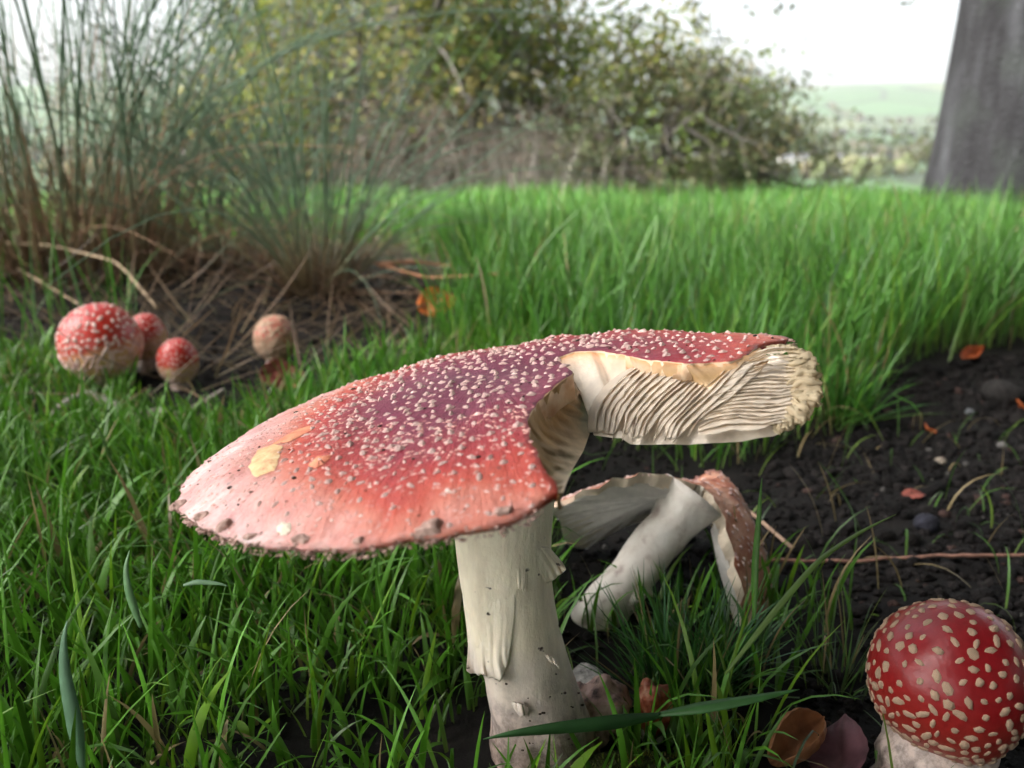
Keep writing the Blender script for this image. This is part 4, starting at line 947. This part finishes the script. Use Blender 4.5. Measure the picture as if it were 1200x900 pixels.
# fine tuft between the stems
def tuft(label, px_, py_, n, Lr, sp, base, lean=.45, wd=(.0006, .0013), bendm=.45):
    g_ = G(px_, py_); a = RNG.uniform(0, 6.283, n); r_ = sp*np.sqrt(RNG.random(n)); x_, y_ = g_[0]+r_*np.cos(a), g_[1]+r_*np.sin(a)*.7
    v, f_, c = blades(x_, y_, RNG.uniform(*Lr, n), RNG.uniform(*wd, n), np.abs(RNG.normal(size=n)*lean), RNG.gamma(2, bendm/2, n), a+RNG.normal(size=n)*.7, gcol(n, base, .3, .1, .06, .1), 8)
    o0 = np.array([g_[0], g_[1], float(gh(g_[0], g_[1]))]); o = link('grass_tuft', mesh('grass_tuft', v-o0, f_, M['grass'], True, c)); o.location = Vector([float(q) for q in o0]); return tag(o, label, 'grass tuft')
tuft('dense fine dark green grass tuft beside the toppled mushroom', 800, 805, 230, (.018, .046), .016, (.040, .135, .026), .5)
tuft('grass tuft growing under the toppled mushroom cap edge', 850, 785, 80, (.015, .040), .013, (.045, .13, .03), .5)
tuft('wiry grass tuft next to the dark plum leaf', 985, 800, 60, (.015, .045), .012, (.06, .12, .03), .7, (.0005, .0009))
tuft('small grass tuft at the foot of the meadow above the bare soil', 985, 480, 110, (.03, .075), .018, (.065, .20, .03), .55, (.001, .002))
tuft('grass tuft in front of the dusky red crumpled leaf', 400, 480, 60, (.02, .055), .02, (.07, .24, .03), .3, (.0012, .0024))
# moss cushion at the foot
g_ = ground_at(745, 905); n = 2600; a = RNG.uniform(0, 6.283, n); r_ = np.sqrt(RNG.random(n)); x_ = g_[0]+.024*r_*np.cos(a); y_ = g_[1]+.010*r_*np.sin(a)-.002
hh = .007*(1-r_**2)
v, f_, c = blades(x_, y_, RNG.uniform(.0014, .0034, n), RNG.uniform(.0003, .0007, n), np.abs(RNG.normal(size=n)*.6), RNG.gamma(2, .4, n), RNG.uniform(0, 6.283, n), gcol(n, (.10, .14, .03), .4, .2, .05, 0), 3)
v[:, 2] += np.repeat(hh, 12); o = link('moss_cushion', mesh('moss_cushion', v, f_, M['moss'], True, c)); tag(o, 'low yellowish green moss at the foot of the large mushroom', 'moss', kind='stuff')
vm, fm, cm = lumps(np.array([0.]), np.array([0.]), np.array([0.]), np.array([1.]), np.array([[.05, .06, .02]]), I3, IF3, .12, (1, 1)); vm = vm*np.array([.020, .009, .0065]); o = link('moss_base', mesh('moss_base', vm, fm, M['clod'], True, cm)); o.location = (g_[0], g_[1]-.002, g_[2]); tag(o, 'dark earth mound under the moss', 'soil', kind='stuff')

# ------------------------------------------------------------ trees and shrubs
def skeleton(p, d, L, r, depth, out, tips, rs, spread=.6, up=.1, kids=(3, 4), shrink=.68, seg=6, crook=.14):
    pts = [p]; q = np.array(p, float); dd = np.array(d, float)
    for i in range(seg):
        dd = dd+rs.normal(size=3)*crook+np.array([0, 0, up*.25]); dd /= np.linalg.norm(dd); q = q+dd*L/seg; pts.append(q.copy())
    pts = np.array(pts); out.append((pts, np.linspace(r, r*.55, seg+1)))
    if depth == 0: tips.append((pts[-1], dd)); tips.append((pts[-3], dd)); return
    for kk in range(rs.integers(*kids)+1):
        i = rs.integers(seg//2, seg+1); nd = dd+rs.normal(size=3)*spread; nd[2] += up; nd /= np.linalg.norm(nd)
        skeleton(pts[i], nd, L*shrink*rs.uniform(.75, 1.2), r*.5, depth-1, out, tips, rs, spread, up, kids, shrink, seg, crook)
def leaves(centers, per, sig, size, cols, rs, flat=.6):
    n = len(centers)*per; c = np.repeat(centers, per, 0)+rs.normal(size=(n, 3))*np.array([sig, sig, sig*flat])
    a = rs.normal(size=(n, 3)); a /= np.linalg.norm(a, axis=1)[:, None]; b = np.cross(a, rs.normal(size=(n, 3))); b /= np.linalg.norm(b, axis=1)[:, None]
    s = size*rs.uniform(.6, 1.3, (n, 1)); nm = np.cross(a, b)
    V = np.stack([c-a*s, c+b*s*.45+nm*s*.12, c+a*s, c-b*s*.45+nm*s*.12], 1).reshape(-1, 3)
    f = np.arange(n*4).reshape(-1, 4); cc = np.asarray(cols)
    per_c = cc[rs.integers(0, len(cc), len(centers))]; cl = np.repeat(per_c, per, 0)*rs.uniform(.65, 1.35, (n, 1)); return V, f, np.repeat(cl, 4, 0)
def tree(name, label, cat, root, stems, cols, seed, per=22, sig=.12, size=.022, barkc=(.17, .155, .14), depth=3, spread=.6, up=.1, shrink=.68, kids=(3, 4), crook=.14, flat=.6, group=None, filt=None, crownname='crown', twigs_min=0.0):
    rs = np.random.default_rng(seed); th = thing(name, label, cat, root, group); bl = []; tips = []
    for (ox, oy, dx, dy, dz, L_, r_) in stems: skeleton(np.array([ox, oy, -.05]), np.array([dx, dy, dz])/math.sqrt(dx*dx+dy*dy+dz*dz), L_, r_, depth, bl, tips, rs, spread, up, kids, shrink, 6, crook)
    if filt is not None: bl = [q for q in bl if q[1][0] > .045 or filt(q[0][-1:])[0]]
    mb = MB()
    for pts, rd_ in bl:
        if rd_[0] > twigs_min: mb.tube(pts, rd_, 6 if rd_[0] > .02 else 4, barkc, cap=False)
    mb.build('trunk', M['bark'], th)
    tp = np.array([q[0] for q in tips])
    if filt is not None: tp = tp[filt(tp)]
    if per:
        V, f, c = leaves(tp, per, sig, size, cols, rs, flat); link(crownname, mesh(crownname, V, f, M['leaf'], False, c), th)
    return th
def gz(x_, y_): return np.array([x_, y_, float(gh(x_, y_))])
def at(px_, depth):                                   # ground point under a picture column at a given distance
    x_ = (px_-600)/F*depth; y_ = depth/math.cos(PITCH)*.985; return gz(x_, y_)
YG = [(.19, .22, .045), (.15, .20, .045), (.24, .23, .055), (.11, .17, .045), (.22, .19, .06)]
GG = [(.10, .130, .055), (.12, .145, .065), (.15, .155, .075), (.08, .11, .045), (.16, .135, .07)]
DG = [(.045, .085, .035), (.06, .10, .04), (.08, .11, .05)]
tree('hawthorn_tree', 'broad hawthorn with yellowing green leaves over the meadow edge', 'tree', at(560, 7.0), [(0, 0, .05, .1, 1, 1.3, .11), (.15, .1, .5, -.2, 1, 1.2, .08), (-.2, 0, -.6, -.1, 1, 1.2, .08), (.3, .2, 1.0, -.3, .9, 1.0, .06), (-.35, 0, -1.0, -.3, .8, 1.0, .06)], YG, 5, 46, .17, .032, depth=3, spread=.75, up=.05, shrink=.74, filt=lambda tp: ~((tp[:, 0] > .75) & (tp[:, 2] > 1.45-.45*(tp[:, 0]-.75))))
tree('hawthorn_tree', 'spreading olive grey hawthorn with low arching branches beside the open valley view', 'tree', at(750, 6.0), [(0, 0, .5, 0, 1, .75, .06), (.1, 0, 1.0, .1, .75, .80, .05), (-.1, 0, -.4, .1, 1, .75, .05), (.1, .1, 1.3, -.2, .55, .65, .04), (-.1, -.1, .1, -.4, .9, .6, .04)], GG, 8, 26, .11, .022, depth=3, spread=.72, up=.0, shrink=.66, flat=.4, filt=lambda tp: tp[:, 2] < np.where(tp[:, 0] > -.1, 1.02-.10*tp[:, 0], 1.3))
tree('oak_tree', 'grey green tree with thin crown and sky gaps behind the rushes', 'tree', at(300, 9.5), [(0, 0, .1, .1, 1, 1.8, .14), (.2, .1, -.5, .1, 1, 1.4, .09), (0, 0, .7, -.1, 1, 1.4, .09)], [(.08, .12, .07), (.11, .13, .09), (.07, .10, .06)], 12, 20, .17, .036, depth=3, spread=.7, up=.08, shrink=.74)
tree('dark_tree', 'dark green tree rising behind the yellowing hawthorn', 'tree', at(520, 11.5), [(0, 0, 0, 0, 1, 2.4, .18), (.2, 0, .5, 0, 1, 2.0, .12), (-.2, 0, -.6, .1, 1, 2.0, .12), (0, 0, .9, .3, 1, 1.8, .1)], DG, 14, 34, .26, .045, depth=3, spread=.7, up=.10, shrink=.74, filt=lambda tp: tp[:, 0] < 1.7)
tree('bramble_thicket', 'low tangled grey brown thicket under the yellowing hawthorn', 'shrub', at(600, 5.6), [(random.uniform(-1.0, .75), random.uniform(-.2, .4), random.uniform(-.5, .5), random.uniform(-.3, .3), 1, random.uniform(.25, .5), .012) for _ in range(34)], [(.20, .17, .14), (.16, .15, .12), (.12, .12, .08), (.22, .15, .11)], 21, 9, .07, .016, (.17, .14, .12), depth=2, spread=.8, up=.0, shrink=.7)
tree('bramble_thicket', 'dark leafy thicket behind the loose green rush tuft', 'shrub', at(400, 6.2), [(random.uniform(-.9, .7), random.uniform(-.2, .4), random.uniform(-.5, .5), random.uniform(-.3, .3), 1, random.uniform(.25, .55), .014) for _ in range(28)], [(.07, .09, .05), (.12, .11, .08), (.09, .08, .06)], 22, 15, .09, .02, (.14, .12, .11), depth=2, spread=.8, up=.0, shrink=.7)
tree('young_tree', 'small leafy sapling at the meadow edge before the far fields', 'tree', at(915, 8.5), [(0, 0, .05, 0, 1, .55, .03), (0, 0, -.5, 0, 1, .4, .02), (0, 0, .6, 0, .9, .35, .015)], [(.12, .14, .09), (.10, .13, .07), (.16, .14, .09)], 31, 11, .09, .025, depth=2, spread=.7, up=.0, shrink=.62, flat=.4)
tree('young_tree', 'thin shrub peeping out beside the thick grey trunk', 'tree', at(1098, 7.0), [(0, 0, -.05, 0, 1, .42, .02), (.1, 0, .1, 0, 1, .4, .02)], [(.13, .14, .06), (.16, .15, .08)], 33, 12, .08, .022, depth=2, spread=.6, up=.05, shrink=.65)
# tall pale dead grass standing before the thicket
rs = np.random.default_rng(55); n = 520; b0 = at(600, 4.9); x_ = b0[0]+rs.normal(size=n)*.42; y_ = b0[1]+rs.uniform(-.3, .6, n)
v, f_, c = blades(x_, y_, rs.uniform(.15, .62, n)*(1+.45*sn(x_, y_, 0, 4)), rs.uniform(.002, .005, n), np.abs(rs.normal(size=n)*.28), rs.gamma(2, .35, n), rs.uniform(0, 6.283, n), np.array([.27, .24, .21])*rs.uniform(.6, 1.2, (n, 1)), 5)
o = link('dry_grass', mesh('dry_grass', v, f_, M['grass'], True, c)); tag(o, 'tall pale dead grass before the grey brown thicket', 'grass', kind='stuff')

# thick trunk on the right, with its own crown overhead
tr = at(1205, 3.9); tr = gz((1088-600)/F*3.9+.42, 3.95); beech = thing('beech_tree', 'thick smooth grey trunk standing in the meadow beside the valley view', 'tree', tr)
nz, ns = 60, 96; zz = np.r_[np.linspace(-.12, 1.6, 44), np.linspace(1.75, 6.5, 16)]; V = []
for z_ in zz:
    a = np.arange(ns)*2*math.pi/ns; fl = math.exp(-max(z_, 0)/.28)
    r_ = .395*(1-.035*min(z_, 4))+.025*fl+.045*fl*np.maximum(0, np.sin(a*5+.6))**2+.012*sn(np.cos(a)*2, np.sin(a)*2, z_*1.2, 1.3)+.006*sn(np.cos(a)*9, np.sin(a)*9, z_*2.5, 1.2)
    V.append(np.stack([r_*np.cos(a)+.015*z_, r_*np.sin(a), np.full(ns, z_)], -1))
V = np.concatenate(V); f_ = [(i*ns+j, i*ns+(j+1) % ns, (i+1)*ns+(j+1) % ns, (i+1)*ns+j) for i in range(nz-1) for j in range(ns)]
m, t, out = nodes('beech_bark'); k = NT(t); ob = k.n('ShaderNodeTexCoord').outputs['Object']; mpb = k.n('ShaderNodeMapping'); mpb.inputs['Scale'].default_value = (1, 1, .3); k.l(ob, mpb.inputs[0])
c = k.ramp(k.noise(7, 8, mpb.outputs[0], .65), [(.28, (.022, .021, .023)), (.5, (.056, .055, .060)), (.7, (.115, .117, .128))]); c = k.mix(k.math('MULTIPLY', k.math('SUBTRACT', k.noise(3, 5, ob), .5), 3, True), c, (.07, .085, .07))
b = k.bsdf(c, .85, k.bump(k.math('ADD', k.noise(16, 8, mpb.outputs[0], .7), k.noise(60, 4, ob)), 1.0, .04), .2); k.l(b.outputs[0], out.inputs[0])
link('trunk', mesh('trunk', V, f_, m), beech)
rs = np.random.default_rng(77); bl = []; tips = []
for i in range(11):
    a = i*2*math.pi/11+.3; z_ = rs.uniform(3.0, 6.0); skeleton(np.array([0, 0, z_]), np.array([math.cos(a), math.sin(a), rs.uniform(.15, .6)]), rs.uniform(2.3, 3.3), .10, 2, bl, tips, rs, .55, .05, (3, 4), .72)
mb = MB(); [mb.tube(p_, r_, 5, (.13, .125, .13), cap=False) for p_, r_ in bl]; mb.build('limbs', M['bark'], beech)
V, f_, c = leaves(np.array([q[0] for q in tips if q[0][2] > 1.7]), 74, .42, .09, [(.10, .13, .03), (.14, .14, .035), (.07, .11, .025)], rs); link('crown', mesh('crown', V, f_, M['leaf'], False, c), beech)
tree('beech_tree', 'leafy beech added unseen behind the viewer to shade the ground', 'tree', gz(2.6, -2.6), [(0, 0, 0, 0, 1, 2.6, .22), (.1, 0, .7, .2, 1, 2.4, .15), (0, 0, -.8, .3, 1, 2.4, .15), (0, 0, -.1, .9, 1, 2.4, .15)], [(.09, .12, .03), (.12, .13, .035)], 91, 62, .40, .09, depth=3, spread=.7, up=.10, shrink=.72, filt=lambda tp: tp[:, 2] > 1.2)  # extra tree out of view, added to cut the light from behind
HG = [(.03, .055, .02), (.04, .07, .025), (.05, .075, .03)]
for (hx_, hy_, lab_, sd_) in ((.75, -.65, 'dense dark holly bush added unseen behind the viewer to block sky light', 93), (1.35, .35, 'dense dark holly bush added out of view to shade the bare soil', 95)):
    tree('added_shade_bush', lab_, 'shrub', gz(hx_, hy_), [(random.uniform(-.2, .2), random.uniform(-.2, .2), random.uniform(-.5, .5), random.uniform(-.5, .5), 1, random.uniform(.4, .8), .02) for _ in range(7)], HG, sd_, 16, .11, .045, depth=2, spread=.7, up=.1, shrink=.7)  # bushes added out of view to block sky and darken the foreground
# drooping spray of the beech, hanging into the view
sp = []; cen = []
for (px_, py_, dd) in ((830, 40, 4.2), (840, 62, 4.2), (815, 30, 4.3), (880, 10, 4.0), (915, 3, 3.9), (812, 5, 4.2), (1065, -2, 3.6)):
    cen.append(P(px_, py_, dd)-tr)
rs = np.random.default_rng(78); V, f_, c = leaves(np.array(cen), 16, .05, .022, [(.12, .14, .06), (.10, .12, .05)], rs); link('hanging_leaves', mesh('hanging_leaves', V, f_, M['leaf'], False, c), beech)
mb = MB()
hub = P(900, -260, 4.1)-tr
for q in cen:
    mdp = (q+hub)/2+np.array([rs.normal()*.05, 0, .05]); mb.tube(smoothline([hub, mdp, q], 9, 2), np.linspace(.008, .002, 9), 4, (.12, .11, .10), cap=False)
mb.tube(smoothline([hub, hub*.5+np.array([0, 0, 2.2]), np.array([0, 0, 4.0])], 9, 2), np.linspace(.008, .05, 9), 5, (.12, .11, .10), cap=False)
mb.build('hanging_twigs', M['bark'], beech)

# ------------------------------------------------------------ the valley: hedges, woods, houses
rs = np.random.default_rng(99)
def far_wood(name, label, spots, cols, cat='trees'):
    V = []; Fc = []; C = []; off = 0
    for (x_, y_, s) in spots:
        z_ = float(gh(x_, y_)); o_ = rs.uniform(-30, 30, 3); d = 1+.32*sn(I2[:, 0]+o_[0], I2[:, 1]+o_[1], I2[:, 2]+o_[2], 1.8)
        V.append(I2*d[:, None]*np.array([s, s, s*1.05])+np.array([x_, y_, z_+s*.75])); Fc.append(IF2+off); off += len(I2); C.append(np.tile(np.array(cols[rs.integers(0, len(cols))])*rs.uniform(.7, 1.3), (len(I2), 1)))
    o = link(name, mesh(name, np.concatenate(V), np.concatenate(Fc), M['far'], False, np.concatenate(C))); return tag(o, label, cat, kind='stuff')
WC = [(.05, .07, .035), (.07, .08, .045), (.09, .08, .055)]
sp = [(x_, 800+rs.normal()*14+.05*x_, rs.uniform(5, 9)) for x_ in np.linspace(-520, 520, 150)]
far_wood('hedge_row', 'dark wooded belt of trees along the valley floor', sp, WC)
sp = [(x_, 900+.12*x_+rs.normal()*12, rs.uniform(6, 12)) for x_ in np.linspace(-560, 600, 120)]+[(x_, 980+.12*x_+rs.normal()*16, rs.uniform(7, 13)) for x_ in np.linspace(-100, 600, 60)]
far_wood('valley_wood', 'hazy grey belt of woodland across the valley', sp, WC)
sp = []
for (xa, ya, xb, yb) in ((200, 1300, 900, 1420), (100, 1650, 900, 1560), (-600, 1400, 150, 1650), (350, 1310, 430, 1640), (-700, 2000, 200, 2080), (640, 1640, 720, 2050)):
    for u in np.linspace(0, 1, 46):
        if rs.random() < .8: sp.append((xa+(xb-xa)*u+rs.normal()*3, ya+(yb-ya)*u+rs.normal()*3, rs.uniform(4, 9)))
far_wood('field_hedges', 'faint hedges dividing the fields on the far hillside', sp, WC)
sp = [(x_, 520+rs.normal()*25, rs.uniform(4, 7.5)) for x_ in np.linspace(-320, 340, 120)]
far_wood('scrub', 'olive scrub on the slope below the meadow edge', sp, [(.12, .12, .06), (.10, .12, .05), (.15, .13, .08)])
for i in range(20):                                  # row of houses
    x_ = 60+i*17+rs.uniform(-4, 4)+(-150 if i > 15 else 0); y_ = 740+rs.uniform(-12, 12)+.04*x_; w_, d_, h_ = rs.uniform(8, 13), 8, rs.uniform(5, 6.5)
    th = thing('house', 'small pale house with slate roof in the far row across the valley', 'house', gz(x_, y_), 'row of far houses', rs.uniform(-.1, .1))
    mb = MB(); bx = lambda x0, x1, y0, y1, z0, z1: (np.array([(x0, y0, z0), (x1, y0, z0), (x1, y1, z0), (x0, y1, z0), (x0, y0, z1), (x1, y0, z1), (x1, y1, z1), (x0, y1, z1)]), [(0, 3, 2, 1), (4, 5, 6, 7), (0, 1, 5, 4), (1, 2, 6, 5), (2, 3, 7, 6), (3, 0, 4, 7)])
    mb.add(*bx(-w_/2, w_/2, -d_/2, d_/2, -1, h_)); mb.build('wall', M['house_wall'], th, False)
    mb = MB(); mb.add(np.array([(-w_/2-.3, -d_/2-.4, h_-.1), (w_/2+.3, -d_/2-.4, h_-.1), (w_/2+.3, d_/2+.4, h_-.1), (-w_/2-.3, d_/2+.4, h_-.1), (-w_/2-.3, 0, h_+3), (w_/2+.3, 0, h_+3)]), [(0, 1, 5, 4), (2, 3, 4, 5), (0, 4, 3), (1, 2, 5), (0, 3, 2, 1)]); mb.build('roof', M['house_roof'], th, False)
    for q in (-.28, .28):
        for zq in (1.0, 3.4):
            mb = MB(); mb.add(*bx(q*w_-.6, q*w_+.6, -d_/2-.04, -d_/2+.05, zq, zq+1.3)); mb.build('window', M['glass'], th, False)

# ------------------------------------------------------------ haze
hz = MB(); zlo, zhi = float(GZ.min())-1, max(float(GZ.max())+60, 60)
hz.add(np.array([(sx_*4600, sy_*4600, z_) for z_ in (zlo, zhi) for sx_, sy_ in ((-1, -1), (1, -1), (1, 1), (-1, 1))]), [(0, 3, 2, 1), (4, 5, 6, 7), (0, 1, 5, 4), (1, 2, 6, 5), (2, 3, 7, 6), (3, 0, 4, 7)])
m, t, out = nodes('haze'); pv = t.nodes.new('ShaderNodeVolumePrincipled'); pv.inputs['Color'].default_value = (.93, .96, 1, 1); pv.inputs['Density'].default_value = .12/1000; pv.inputs['Anisotropy'].default_value = .0
t.links.new(pv.outputs[0], out.inputs['Volume']); o = hz.build('haze', m, None, False); o['kind'] = 'stuff'; o['label'] = 'pale haze over the valley'
